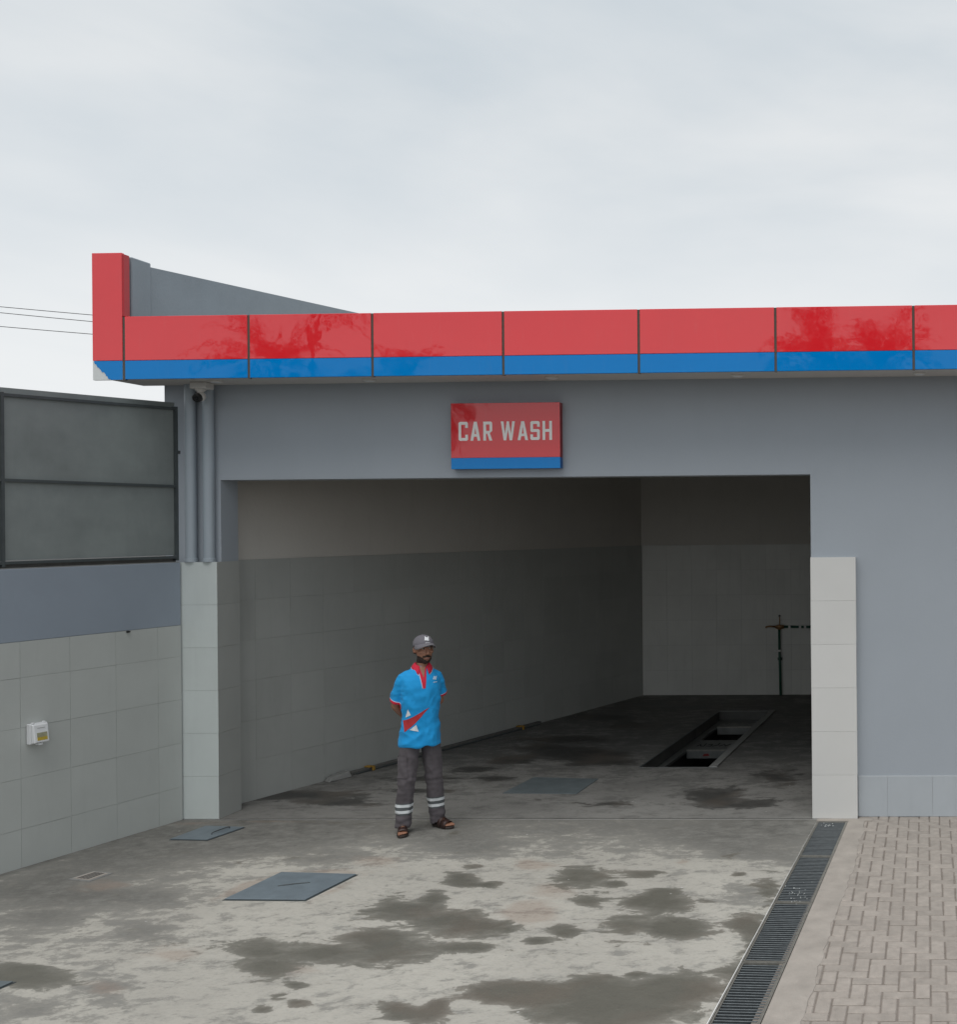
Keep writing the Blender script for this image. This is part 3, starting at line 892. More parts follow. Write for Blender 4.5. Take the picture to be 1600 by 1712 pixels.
# ------------------------------------------------------------------ trench drain
UA = math.atan2(-0.9989, -0.0464)
drain = thing('trench_drain', (-0.885, -0.165, 0), 'long steel-grated trench drain between the concrete yard and the brick paving', 'drain')
drain.rotation_euler = (0, 0, UA)
def local(o, parent, loc=(0, 0, 0)):
    o.parent = parent
    o.location = loc
    return o
DL, HW = 6.0, 0.1425
g = MB()
g.box(0, DL, -HW, -HW + 0.004, -0.25, -0.006); g.box(0, DL, HW - 0.004, HW, -0.25, -0.006); g.box(0, DL, -HW, HW, -0.256, -0.25)
g.box(-0.004, 0, -HW, HW, -0.25, -0.002)
local(g.build('channel', M['channel']), drain)
for sy in (-1, 1):
    g = MB()
    y0, y1 = sorted((sy * HW, sy * (HW - 0.009)))
    g.box(0, DL, y0, y1, -0.005, 0.002)
    local(g.build('edge_rail', M['rail_steel']), drain)
bar_me = rounded_box_mesh('bar', 0.011, 2 * HW - 0.040, 0.022, 0.0015, M['grate_steel'])
seams = [0.0, 1.03, 2.11, 3.17, 4.25, 5.3]
for a, b in zip(seams, seams[1:]):
    g = MB()
    yo = HW - 0.011
    g.box(a + 0.004, b - 0.004, -yo, -yo + 0.008, -0.026, -0.001); g.box(a + 0.004, b - 0.004, yo - 0.008, yo, -0.026, -0.001)
    g.box(a + 0.004, a + 0.014, -yo + 0.0082, yo - 0.0082, -0.026, 0.0005); g.box(b - 0.014, b - 0.004, -yo + 0.0082, yo - 0.0082, -0.026, 0.0005)
    gr = local(g.build('grate', M['rail_steel']), drain)
    nb = 30
    for i in range(1, nb):
        o = link_obj('bar', bar_me, gr)
        o.location = (a + 0.009 + (b - a - 0.018) * i / nb, 0, -0.0245 + random.uniform(-0.001, 0.001))
        o.rotation_euler = (0, 0, random.uniform(-0.006, 0.006))
random.seed(5)
g = MB()
g.box(5.3, DL, -HW + 0.012, HW - 0.012, -0.03, -0.002)
local(g.build('end_plate', M['grate_steel']), drain)
g = MB()
for cu_, cv_, su, sv, n in ((0.12, -0.03, 0.05, 0.035, 16), (1.92, 0.0, 0.10, 0.06, 34)):
    for _ in range(n):
        u, v, r_ = random.gauss(cu_, su), random.gauss(cv_, sv), random.uniform(0.0015, 0.005)
        if abs(v) > HW - 0.02 or u < 0.01:
            continue
        a0_ = random.uniform(0, 6.28)
        ring = [(u + r_ * random.uniform(0.6, 1.5) * math.cos(a0_ + k * 1.257), v + r_ * random.uniform(0.6, 1.3) * math.sin(a0_ + k * 1.257)) for k in range(5)]
        g.prism(ring, -0.002, 0.0015)
tag(local(g.build('dried_foam_flecks', M['white_backing']), drain), kind='stuff')

# ------------------------------------------------------------------ inspection pit in the bay floor
pit = thing('inspection_pit', (-2.75, 3.8, -1.5), 'dark open inspection pit with steel rails sunk in the bay floor', 'pit')
g = MB()
P4 = PIT
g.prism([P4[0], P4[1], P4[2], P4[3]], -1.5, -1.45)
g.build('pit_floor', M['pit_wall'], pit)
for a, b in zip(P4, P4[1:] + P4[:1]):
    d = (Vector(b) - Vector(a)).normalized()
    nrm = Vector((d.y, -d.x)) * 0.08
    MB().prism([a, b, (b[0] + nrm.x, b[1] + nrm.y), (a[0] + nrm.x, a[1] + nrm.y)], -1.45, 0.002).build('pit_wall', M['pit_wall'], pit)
def pit_bar(name, o0, o1, ref, z0, z1, mat, y0=2.02, y1=5.62):
    f = x_pl if ref == 'l' else x_pr
    return MB().prism([(f(y0) + o0, y0), (f(y0) + o1, y0), (f(y1) + o1, y1), (f(y1) + o0, y1)], z0, z1).build(name, mat, pit, bevel=0.004)
pit_bar('side_rail', 0.012, 0.10, 'l', -0.16, -0.12, M['pit_steel'])
pit_bar('side_rail', -0.10, -0.012, 'r', -0.16, -0.12, M['pit_steel'])
pit_bar('edge_angle', -0.075, 0.015, 'r', 0.005, 0.022, M['block'], 2.0, 5.66)
pit_bar('edge_angle', -0.012, 0.012, 'l', 0.005, 0.010, M['frame_steel'], 2.0, 5.66)
MB().box(-3.25, -2.36, 1.985, 2.012, 0.005, 0.012).build('edge_angle', M['pit_steel'], pit)
MB().box(-3.06, -2.24, 5.638, 5.66, 0.005, 0.012).build('edge_angle', M['pit_steel'], pit)
def strokes(parent, name, mat, paths, at, ex, ez, w=0.008):
    """scrawl: short flat strokes lying on a face (origin, x axis, second axis)"""
    g = MB()
    at, ex, ez = Vector(at), Vector(ex), Vector(ez)
    nn = ex.cross(ez).normalized() * 0.0015
    for pth in paths:
        for p, q in zip(pth, pth[1:]):
            d = (Vector(q) - Vector(p)).normalized()
            n2 = Vector((-d.y, d.x)) * w / 2
            P_ = Vector(p) - d * w * 0.3
            Q_ = Vector(q) + d * w * 0.3
            c4 = [P_ + n2, P_ - n2, Q_ - n2, Q_ + n2]
            a4 = [at + ex * c_.x + ez * c_.y for c_ in c4]
            g.add([v + nn for v in a4] + [v - nn for v in a4], [(0, 1, 2, 3), (7, 6, 5, 4), (0, 4, 5, 1), (1, 5, 6, 2), (2, 6, 7, 3), (3, 7, 4, 0)])
    return g.build(name, mat, parent)
def cross_beam(yf, depth, zt_, name='cross_beam'):
    x0, x1 = x_pl(yf) + 0.102, x_pr(yf) - 0.012
    b = MB().box(x0, x1, yf, yf + depth, zt_ - 0.11, zt_).build(name, M['pit_steel'], pit, bevel=0.004)
    MB().box(x0, x1, yf - 0.014, yf - 0.001, zt_ - 0.012, zt_ + 0.006).build('beam_edge', M['rail_steel'], b)
    return b
b1 = cross_beam(3.55, 0.62, -0.12)
b2 = cross_beam(5.1, 0.50, -0.12)
sq = [[(0, 0.02), (0.03, 0.08), (0.05, 0.02), (0.09, 0.02), (0.09, 0.12)], [(0.12, 0.02), (0.18, 0.02), (0.18, 0.09), (0.13, 0.07)], [(0.2, 0.02), (0.26, 0.06), (0.26, 0.14)], [(0.29, 0.02), (0.34, 0.08), (0.37, 0.02), (0.41, 0.1)]]
strokes(b1, 'squiggle', M['dark_mark'], sq, (-2.98, 3.75, -0.118), (1, 0, 0), (0, 1.6, 0), 0.014)
strokes(b1, 'red_mark', M['paint_red'], [[(0, 0), (0.07, 0.005)], [(0.01, 0.012), (0.06, 0.017)]], (-2.85, 3.547, -0.19), (1, 0, 0), (0, 0, 1), 0.016)
strokes(b2, 'squiggle', M['pale_mark'], sq, (-2.95, 5.2, -0.118), (1.1, 0, 0), (0, 1.6, 0), 0.014)

# ------------------------------------------------------------------ steel covers set in the floor
def cover(quad, label, mat, handle, zt_=0.012, gap=0.012):
    c = [sum(q[0] for q in quad) / 4, sum(q[1] for q in quad) / 4]
    t = thing('access_cover', (c[0], c[1], 0), label, 'cover', 'steel access covers in the floor')
    big = [(c[0] + (q[0] - c[0]) * 1.035, c[1] + (q[1] - c[1]) * 1.035) for q in quad]
    MB().prism(big, -0.02, 0.003).build('seat_frame', M['frame_steel'], t)
    MB().prism(quad, 0.0045, zt_).build('plate', mat, t, bevel=0.002)
    if handle:
        (x0, y0), (x1, y1), h = handle
        g = MB()
        z = zt_ + 0.001
        if h > 0.01:
            g.tube([(x0, y0, z - 0.003), (x0, y0, z + h * 0.7), (x0 + (x1 - x0) * 0.15, y0 + (y1 - y0) * 0.15, z + h), (x0 + (x1 - x0) * 0.85, y0 + (y1 - y0) * 0.85, z + h), (x1, y1, z + h * 0.7), (x1, y1, z - 0.003)], 0.0045, 8)
        else:
            g.tube([(x0, y0, z), ((x0 + x1) / 2, (y0 + y1) / 2 + 0.003, z + 0.003), (x1, y1, z)], 0.005, 8)
        g.build('lift_handle', M['frame_steel'], t)
    return t
cover(((-5.16, -2.25), (-4.555, -2.262), (-4.485, -1.69), (-5.11, -1.64)), 'large blue-grey steel access cover in the open yard', M['plate_steel'], ((-4.93, -1.98), (-4.73, -1.90), 0.004))
cover(((-6.645, -0.745), (-6.30, -0.765), (-6.225, -0.372), (-6.61, -0.335)), 'steel access cover with a bar handle beside the left pillar', M['plate_steel'], ((-6.36, -0.62), (-6.33, -0.42), 0.016), zt_=0.012)
cover(((-4.345, 0.855), (-3.57, 0.82), (-3.545, 1.47), (-4.275, 1.55)), 'dirty steel access cover on the bay floor before the pit', M['plate_dark'], None, 0.010)
cover(((-6.12, -4.25), (-5.57, -4.25), (-5.505, -3.675), (-6.07, -3.65)), 'steel access cover cut by the left frame edge', M['plate_dark'], None)
sg = thing('floor_gully', (-6.57, -1.72, 0), 'small square floor gully grate near the boundary wall', 'drain')
q = ((-6.70, -1.80), (-6.49, -1.85), (-6.46, -1.65), (-6.65, -1.60))
MB().prism(q, -0.02, 0.005).build('gully_frame', M['block'], sg)
cq = (-6.575, -1.725)
MB().prism([lin(cq, p, 0.8) for p in q], 0.0055, 0.008).build('gully_grate', M['strip'], sg)
g = MB()
for i in range(4):
    t0 = 0.2 + 0.2 * i
    a, b = lin(lin(cq, q[0], 0.7), lin(cq, q[1], 0.7), t0), lin(lin(cq, q[3], 0.7), lin(cq, q[2], 0.7), t0)
    g.prism([(a[0] - 0.008, a[1]), (a[0] + 0.008, a[1]), (b[0] + 0.008, b[1]), (b[0] - 0.008, b[1])], 0.0075, 0.0095)
g.build('slots', M['channel'], sg)

# ------------------------------------------------------------------ sign
SX0, SX1, SZ0, SZM, SZ1 = -4.424, -3.40, 3.256, 3.359, 3.868
sign = thing('car_wash_sign', (-3.91, -0.04, SZ0), 'red and blue box sign reading CAR WASH above the bay opening', 'sign')
MB().box(SX0 + 0.001, SX1 - 0.001, -0.074, -0.002, SZM + 0.001, SZ1 - 0.001).build('sign_box', M['sign_side'], sign)
MB().box(SX0 + 0.001, SX1 - 0.001, -0.074, -0.002, SZ0 + 0.001, SZM - 0.001).build('sign_box_foot', M['sign_blue_side'], sign)
MB().box(SX0, SX1, -0.080, -0.0745, SZM + 0.001, SZ1).build('red_face', M['sign_red'], sign, bevel=0.0015)
MB().box(SX0, SX1, -0.080, -0.0745, SZ0, SZM).build('blue_face', M['blue_panel'], sign, bevel=0.0015)
# lettering: outlines on a grid, stroke 27 wide, height 180
S, H, c_ = 27, 180, 12
def L_C(w):
    return [[(c_, 0), (w - c_, 0), (w, c_), (w, 58), (w - S, 58), (w - S, S), (S, S), (S, H - S), (w - S, H - S), (w - S, H - 58), (w, H - 58), (w, H - c_), (w - c_, H), (c_, H), (0, H - c_), (0, c_)]]
def L_A(w):
    m = w / 2
    k = (m - 15) / H
    def xo(z): return k * z
    return [[(0, 0), (S + 1, 0), (S + 1 + k * 38, 38), (w - S - 1 - k * 38, 38), (w - S - 1, 0), (w, 0), (m + 15, H), (m - 15, H)],
            [(S + 3 + k * 62, 62), (m, H - 52), (w - S - 3 - k * 62, 62)]]
def L_R(w):
    return [[(0, 0), (S, 0), (S, 66), (w * 0.44, 66), (w - S - 2, 0), (w, 0), (w - 24, 70), (w, 92), (w, H - c_), (w - c_, H), (0, H)],
            [(S, 92), (w - S, 92), (w - S, H - S), (S, H - S)]]
def L_W(w):
    a = 34
    return [[(0, H), (S, H), (a + 7, 62), (w / 2 - 11, H), (w / 2 + 11, H), (w - a - 7, 62), (w - S, H), (w, H), (w - a + 6, 0), (w - a - 20, 0), (w / 2, 104), (a + 20, 0), (a - 6, 0)]]
def L_S(w):
    h = H / 2
    return [[(c_, 0), (w - c_, 0), (w, c_), (w, h + 2), (w - c_, h + S / 2), (S, h + S / 2), (S, H - S), (w - S, H - S), (w - S, H - 54), (w, H - 54), (w, H - c_), (w - c_, H), (c_, H), (0, H - c_), (0, h - 2), (c_, h - S / 2), (w - S, h - S / 2), (w - S, S), (S, S), (S, 54), (0, 54), (0, c_)]]
def L_H(w):
    h = H / 2
    return [[(0, 0), (S, 0), (S, h - S / 2), (w - S, h - S / 2), (w - S, 0), (w, 0), (w, H), (w - S, H), (w - S, h + S / 2), (S, h + S / 2), (S, H), (0, H)]]
MMX, MMZ = 0.878 / 945, 0.176 / 180
for fn, x0, x1 in ((L_C, 295, 390), (L_A, 415, 516), (L_R, 546, 636), (L_W, 724, 866), (L_A, 893, 998), (L_S, 1022, 1117), (L_H, 1145, 1240)):
    loops = fn(x1 - x0)
    cu = bpy.data.curves.new('letter', 'CURVE')
    cu.dimensions = '2D'
    cu.fill_mode = 'BOTH'
    cu.extrude = 0.0015
    for lp in loops:
        sp = cu.splines.new('POLY')
        sp.points.add(len(lp) - 1)
        for pt, (px, pz) in zip(sp.points, lp):
            pt.co = (-4.351 + (x0 - 295 + px) * MMX + 3.91, 3.519 + pz * MMZ - SZ0, 0, 1)
        sp.use_cyclic_u = True
    tmp = bpy.data.objects.new('tmp', cu)
    COL.objects.link(tmp)
    bpy.context.view_layer.update()
    me = bpy.data.meshes.new_from_object(tmp.evaluated_get(bpy.context.evaluated_depsgraph_get()))
    bpy.data.objects.remove(tmp)
    for v in me.vertices:
        v.co = Vector((v.co.x, -0.0418 - v.co.z, v.co.y))
    me.materials.clear()
    me.materials.append(M['letter'])
    link_obj('letter', me, sign)

# ------------------------------------------------------------------ soffit downlights
order = ['leftmost round soffit downlight, just behind the security camera', 'second round soffit downlight from the left, above the opening',
         'middle round soffit downlight, above the car wash sign', 'fourth round soffit downlight, right of the sign', 'rightmost round soffit downlight, near the right frame edge']
for (x, y), lab in zip(((-6.515, -0.285), (-5.104, -0.245), (-3.411, -0.245), (-1.71, -0.245), (-0.055, -0.22)), order):
    t = thing('downlight', (x, y, 4.077), lab, 'light fitting', 'downlights in the soffit')
    MB().lathe((x, y, 4.077), [(0.058, 0.0), (0.06, -0.006), (0.052, -0.014), (0.044, -0.015)], 24).build('rim', M['camera_plastic'], t, smooth=False)
    MB().lathe((x, y, 4.077), [(0.043, -0.0152), (0.040, -0.017), (0.01, -0.0175)], 24).build('lens', M['white_plastic'], t)

# ------------------------------------------------------------------ security camera
sc_ = thing('security_camera', (-6.70, -0.2, 4.077), 'small white security camera hanging from the soffit over the drain pipes', 'camera')
MB().box(-6.785, -6.63, -0.255, -0.13, 4.014, 4.076).build('junction_box', M['camera_plastic'], sc_, bevel=0.008)
MB().lathe((-6.716, -0.2, 4.013), [(0.05, 0.0), (0.045, -0.008), (0.026, -0.03), (0.022, -0.042)], 20).build('mount_neck', M['camera_plastic'], sc_, smooth=True)
g = MB()
bmv = bmesh.new()
bmesh.ops.create_uvsphere(bmv, u_segments=20, v_segments=12, radius=0.046)
g.add([(v.co.x - 6.716, v.co.y - 0.2, v.co.z + 3.945) for v in bmv.verts], [tuple(v.index for v in f.verts) for f in bmv.faces])
bmv.free()
hd = g.build('camera_ball', M['camera_plastic'], sc_, smooth=True)
ld = Vector((0.0, -0.88, -0.40)).normalized()
c0 = Vector((-6.722, -0.2, 3.945))
MB().tube([c0 + ld * 0.02, c0 + ld * 0.052, c0 + ld * 0.056], [0.043, 0.041, 0.034], 20).build('lens_face', M['black'], hd)
MB().tube([c0 + ld * 0.054, c0 + ld * 0.0605], [0.017, 0.014], 16).build('lens', M['glass_dark'], hd)

# ------------------------------------------------------------------ drain pipes
for x, lab in ((-6.919, 'grey drain pipe on the wall, the left of the pair nearer the screen'), (-6.747, 'grey drain pipe on the wall, the right of the pair nearer the opening')):
    t = thing('drain_pipe', (x, -0.052, 2.41), lab, 'pipe', 'pair of drain pipes')
    MB().tube([(x, -0.052, 2.41), (x, -0.052, 4.076)], 0.0485, 24, cap=False).build('pipe', M['pipe'], t, smooth=True)
    MB().lathe((x, -0.052, 2.41), [(0.0545, 0.0), (0.0545, 0.03), (0.05, 0.034)], 24).build('collar', M['pipe'], t)

# ------------------------------------------------------------------ weatherproof socket on the boundary wall
so = thing('wall_socket', (*bwp(-1.29), 1.06), 'white weatherproof wall socket with a yellow label on the tiled boundary wall', 'socket')
def sbox(s0, s1, o0, o1, z0, z1, name, mat, parent=so, bevel=0.004):
    return MB().prism([bwp(s0, o0), bwp(s0, o1), bwp(s1, o1), bwp(s1, o0)], z0, z1).build(name, mat, parent, bevel=bevel)
sbox(-1.385, -1.245, 0.005, 0.045, 0.985, 1.150, 'back_box', M['white_plastic'])
lid = MB().add([(*bwp(-1.380, 0.046), 0.99), (*bwp(-1.25, 0.046), 0.99), (*bwp(-1.25, 0.046), 1.147), (*bwp(-1.380, 0.046), 1.147),
                (*bwp(-1.374, 0.082), 0.996), (*bwp(-1.256, 0.082), 0.996), (*bwp(-1.256, 0.066), 1.14), (*bwp(-1.374, 0.066), 1.14)],
               [(3, 2, 1, 0), (4, 5, 6, 7), (0, 1, 5, 4), (1, 2, 6, 5), (2, 3, 7, 6), (3, 0, 4, 7)]).build('lid', M['white_plastic'], so, bevel=0.005)
def on_lid(s0, s1, t0, t1, mat, name):
    def P_(s, t, e): return (*bwp(s, 0.082 - 0.016 * t + e), 0.996 + 0.144 * t)
    MB().add([P_(s0, t0, 0.0005), P_(s1, t0, 0.0005), P_(s1, t1, 0.0005), P_(s0, t1, 0.0005), P_(s0, t0, 0.0025), P_(s1, t0, 0.0025), P_(s1, t1, 0.0025), P_(s0, t1, 0.0025)],
             [(3, 2, 1, 0), (4, 5, 6, 7), (0, 1, 5, 4), (1, 2, 6, 5), (2, 3, 7, 6), (3, 0, 4, 7)]).build(name, mat, lid)
on_lid(-1.352, -1.272, 0.12, 0.30, M['yellow_label'], 'yellow_label')
on_lid(-1.352, -1.272, 0.305, 0.55, M['grey_label'], 'window')
on_lid(-1.345, -1.285, 0.80, 0.82, M['block'], 'slot')
for s in (-1.36, -1.27):
    sbox(s - 0.008, s + 0.008, 0.03, 0.05, 1.147, 1.16, 'hinge', M['white_plastic'], lid, 0.002)
sbox(-1.335, -1.30, 0.03, 0.07, 0.972, 0.99, 'latch', M['white_plastic'], lid, 0.003)

# ------------------------------------------------------------------ standpipe at the back of the bay
st = thing('standpipe', (-2.365, 7.13, 0), 'thin green standpipe with a brass valve at the bay back wall', 'pipe')
MB().tube([(-2.355, 7.13, 0.004), (-2.36, 7.13, 0.4), (-2.37, 7.128, 0.8), (-2.368, 7.13, 1.06)], 0.020, 10).build('riser', M['green_pipe'], st, smooth=True)
MB().tube([(-2.30, 7.13, 1.095), (-2.0, 7.13, 1.09), (-1.2, 7.13, 1.088)], 0.020, 10).build('cross_pipe', M['green_pipe'], st, smooth=True)
g = MB()
g.lathe((-2.366, 7.13, 1.05), [(0.024, 0), (0.034, 0.012), (0.034, 0.03), (0.026, 0.036), (0.036, 0.06), (0.03, 0.075)], 12)
g.tube([(-2.43, 7.13, 1.095), (-2.40, 7.13, 1.095), (-2.34, 7.13, 1.095), (-2.29, 7.13, 1.095)], [0.022, 0.034, 0.034, 0.026], 12)
vb = g.build('brass_valve', M['brass'], st, smooth=True)
MB().tube([(-2.365, 7.13, 1.12), (-2.36, 7.13, 1.20), (-2.363, 7.13, 1.26)], [0.009, 0.008, 0.008], 8).build('stem', M['brass'], vb)
MB().lathe((-2.363, 7.13, 1.25), [(0.004, 0), (0.017, 0.01), (0.017, 0.025), (0.006, 0.036)], 10).build('knob', M['timber'], vb)
MB().tube([(-2.43, 7.13, 1.097), (-2.52, 7.125, 1.105), (-2.56, 7.12, 1.10), (-2.585, 7.12, 1.085)], [0.016, 0.014, 0.013, 0.018], 10).build('spout', M['brass'], vb, smooth=True)
for z in (0.70,):
    MB().box(-2.395, -2.345, 7.105, 7.155, z, z + 0.03).build('pipe_clip', M['clip_white'], st)
    MB().box(-2.45, -2.41, 7.11, 7.13, z + 0.006, z + 0.024).build('pipe_clip', M['clip_white'], st)
for x in (-2.22, -2.05, -1.97):
    MB().box(x, x + 0.035, 7.105, 7.155, 1.07, 1.115).build('pipe_clip', M['clip_white'], st)
MB().box(-2.40, -2.33, 7.15, 7.187, 0.56, 0.60).build('wall_bracket', M['frame_steel'], st)

# ------------------------------------------------------------------ batten and blocks along the bay wall
IV = Vector((0.314, 0.9494))
def iwp(s, off=0.0): return (-6.807 + IV.x * s + IV.y * off, 0.5 + IV.y * s - IV.x * off)
t = thing('floor_batten', (*iwp(2.6, 0.05), 0.004), 'long dark timber batten lying along the foot of the bay wall', 'batten')
MB().prism([iwp(1.25, 0.025), iwp(1.25, 0.085), iwp(4.45, 0.085), iwp(4.45, 0.025)], 0.006, 0.042).build('upper_strip', M['timber'], t, bevel=0.004)
MB().prism([iwp(1.30, 0.087), iwp(1.30, 0.105), iwp(4.40, 0.105), iwp(4.40, 0.087)], 0.006, 0.020).build('lower_strip', M['frame_steel'], t, bevel=0.003)
t = MB().add([(*iwp(0.93, 0.03), 0.006), (*iwp(0.90, 0.13), 0.006), (*iwp(1.20, 0.15), 0.006), (*iwp(1.22, 0.03), 0.006),
              (*iwp(0.97, 0.04), 0.05), (*iwp(0.96, 0.115), 0.045), (*iwp(1.18, 0.13), 0.072), (*iwp(1.19, 0.04), 0.075)],
             [(3, 2, 1, 0), (4, 5, 6, 7), (0, 1, 5, 4), (1, 2, 6, 5), (2, 3, 7, 6), (3, 0, 4, 7)]).build('kerb_block', M['block'], bevel=0.008)
tag(t, 'small grey concrete kerb block at the near end of the batten', 'block')
for s, lab in ((1.48, 'yellow wooden wedge on the batten, the nearer of two beside the worker'), (4.00, 'yellow wooden wedge at the far end of the batten')):
    w = thing('wedge_bracket', (*iwp(s, 0.06), 0.006), lab, 'wedge', 'yellow wedges on the batten')
    MB().prism([iwp(s - 0.01, 0.03), iwp(s - 0.01, 0.11), iwp(s + 0.05, 0.11), iwp(s + 0.05, 0.03)], 0.044, 0.058).build('top_plate', M['yellow_wood'], w, bevel=0.002)
    MB().prism([iwp(s + 0.02, 0.111), iwp(s + 0.02, 0.128), iwp(s + 0.05, 0.128), iwp(s + 0.05, 0.111)], 0.006, 0.058).build('side_plate', M['yellow_wood'], w, bevel=0.002)

# ------------------------------------------------------------------ overhead wires
for (z0, z1), lab in (((10.218, 9.896), 'topmost of three thin overhead wires at the left'), ((10.019, 9.677), 'middle of three thin overhead wires at the left'), ((9.561, 9.26), 'lowest of three thin overhead wires at the left')):
    k = (z1 - z0) / 3.15
    pts = []
    for i in range(41):
        x = -62 + 60 * i / 40
        u = (x + 29.2)
        pts.append((x, 25, (z0 + z1) / 2 + k * u + 0.0012 * u * u))
    tag(MB().tube(pts, 0.011, 6).build('overhead_wire', M['wire'], fix=False), lab, 'wire', 'overhead wires')

# ------------------------------------------------------------------ trees behind the viewer that show in the glossy fascia
def leaf_mat(name, col):
    m, nt, b = mat_base(name)
    oi = noise_n(nt, pos(nt), 1.3, 3)
    link(nt, mixc(nt, oi, tuple(x * 0.6 for x in col), tuple(x * 1.4 for x in col)), b.inputs['Base Color'])
    b.inputs['Roughness'].default_value = 0.55
    return m
M['frond'] = leaf_mat('palm_frond', (0.055, 0.085, 0.03))
M['bark'] = simple('bark', (0.14, 0.11, 0.08), 0.9, var=0.3, nscale=12, bmp=0.5, bscale=30)

def palm(x, y, h, label, seed, nf=26, fl=2.6, r0=0.20):
    rnd = random.Random(seed)
    t = thing('palm_tree', (x, y, -0.06), label, 'tree', 'palms reflected in the fascia')
    pts = [(x + 0.18 * math.sin(i * 0.35 + seed), y + 0.1 * math.sin(i * 0.2), -0.06 + h * i / 14) for i in range(15)]
    MB().tube(pts, [r0 * (1.25 - 0.035 * i) * (1 + 0.06 * (i % 2)) for i in range(15)], 12).build('trunk', M['bark'], t, smooth=True)
    top = Vector(pts[-1])
    g = MB()
    for k in range(nf):
        az = k * 2.399 + rnd.uniform(-.2, .2)
        el = math.radians(rnd.uniform(-25, 75))
        d = Vector((math.cos(az) * math.cos(el), math.sin(az) * math.cos(el), math.sin(el)))
        L = fl * rnd.uniform(0.8, 1.1)
        p, n = top.copy(), 22
        side = Vector((-math.sin(az), math.cos(az), 0))
        for i in range(n):
            q = p + d * (L / n)
            d = (d + Vector((0, 0, -0.075 - 0.02 * (1 - math.sin(el))))).normalized()
            if i > 2:
                ll = 0.55 * math.sin(math.pi * min(1, (i + 1.5) / n * 0.9)) + 0.1
                upv = side.cross(d).normalized()
                for sgn in (-1, 1):
                    tip = p + side * sgn * ll * 0.85 + d * ll * 0.5 + upv * (-0.18 * ll) + Vector((rnd.uniform(-.03, .03), rnd.uniform(-.03, .03), rnd.uniform(-.05, .02)))
                    g.add([p, p + d * 0.07, tip], [(0, 1, 2)])
            g.add([p - side * 0.014, p + side * 0.014, q + side * 0.012, q - side * 0.012], [(0, 1, 2, 3)])
            p = q
    g.build('crown', M['frond'], t, fix=False)
    return t
palm(-16.05, -19.36, 10.4, 'tall palm reflected as a thin trunk in the second red fascia panel', 1, r0=0.11)
palm(-17.4, -19.6, 7.0, 'drooping palm reflected left of the trunk in the second fascia panel', 5, fl=2.2)
palm(-13.8, -19.0, 6.3, 'short palm reflected at the foot of the third fascia panel', 8, nf=22, fl=2.0)

palm(-2.75, -19.4, 6.9, 'bushy palm reflected left in the dark blot on the sixth fascia panel', 11, nf=44, fl=2.0)
palm(-1.15, -19.9, 6.9, 'bushy palm reflected right in the dark blot on the sixth fascia panel', 14, nf=44, fl=1.9)

# ------------------------------------------------------------------ the worker
man = thing('person', (-4.557, -0.446, 0.0), 'man in grey cap, bright blue polo with red collar, grey trousers, hands behind his back', 'person')
man.rotation_euler = (0, 0, R(37))
man.scale = (0.9, 0.95, 1.0)

def cloth_mat(name, col, rough=0.85, var=0.05):
    m, nt, b = mat_base(name)
    p = pos(nt)
    f = noise_n(nt, p, 9, 4, 0.6)
    link(nt, mixc(nt, f, tuple(x * (1 - var * 2) for x in col), tuple(min(1, x * (1 + var * 2)) for x in col)), b.inputs['Base Color'])
    b.inputs['Roughness'].default_value = rough
    b.inputs['Sheen Weight'].default_value = 0.06
    bump(nt, b, noise_n(nt, p, 240, 2, 0.5), 0.15, 0.002)
    return m
M['shirt'] = cloth_mat('blue_polo', (0.003, 0.31, 0.70), 0.8, 0.03)
M['shirt_red'] = cloth_mat('red_collar', (0.60, 0.012, 0.045), 0.8)
M['patch_red'] = cloth_mat('red_patch', (0.42, 0.02, 0.025), 0.7, 0.1)
M['patch_white'] = cloth_mat('white_patch', (0.78, 0.80, 0.82), 0.7)
M['piping'] = cloth_mat('pale_piping', (0.45, 0.62, 0.80), 0.8)
M['trouser'] = cloth_mat('grey_trouser', (0.090, 0.079, 0.087), 0.88, 0.06)
M['reflect'] = cloth_mat('reflective_tape', (0.66, 0.69, 0.71), 0.4, 0.05)
M['band_dark'] = cloth_mat('band_base', (0.085, 0.095, 0.10), 0.8)
M['cap'] = cloth_mat('grey_cap', (0.155, 0.148, 0.168), 0.9, 0.06)
M['cap_edge'] = cloth_mat('cap_edge', (0.33, 0.32, 0.33), 0.9)
M['under_brim'] = cloth_mat('under_brim', (0.05, 0.048, 0.05), 0.9)
M['hair'] = simple('dark_hair', (0.012, 0.009, 0.008), 0.7, var=0.3, nscale=150, bmp=0.6, bscale=300)
M['stubble'] = simple('dark_beard', (0.030, 0.018, 0.013), 0.75, var=0.35, nscale=120, bmp=0.6, bscale=300)
M['leather'] = simple('brown_leather', (0.038, 0.018, 0.015), 0.5, var=0.2, nscale=40, bmp=0.2)
M['sole'] = simple('sandal_sole', (0.035, 0.025, 0.021), 0.7, var=0.2)
M['eye'] = simple('eye_white', (0.42, 0.38, 0.34), 0.25, var=0.03)
M['iris'] = simple('iris', (0.010, 0.006, 0.004), 0.15, var=0.0)
M['lip'] = simple('lip', (0.19, 0.085, 0.07), 0.5, var=0.1)
M['button'] = simple('button', (0.5, 0.03, 0.06), 0.4, var=0.05)
m_, nt, b = mat_base('skin')
p = pos(nt)
f = noise_n(nt, p, 14, 4, 0.6)
link(nt, mixc(nt, f, (0.25, 0.118, 0.072), (0.37, 0.185, 0.118)), b.inputs['Base Color'])
b.inputs['Roughness'].default_value = 0.5
b.inputs['Subsurface Weight'].default_value = 0.08
b.inputs['Subsurface Radius'].default_value = (0.01, 0.004, 0.002)
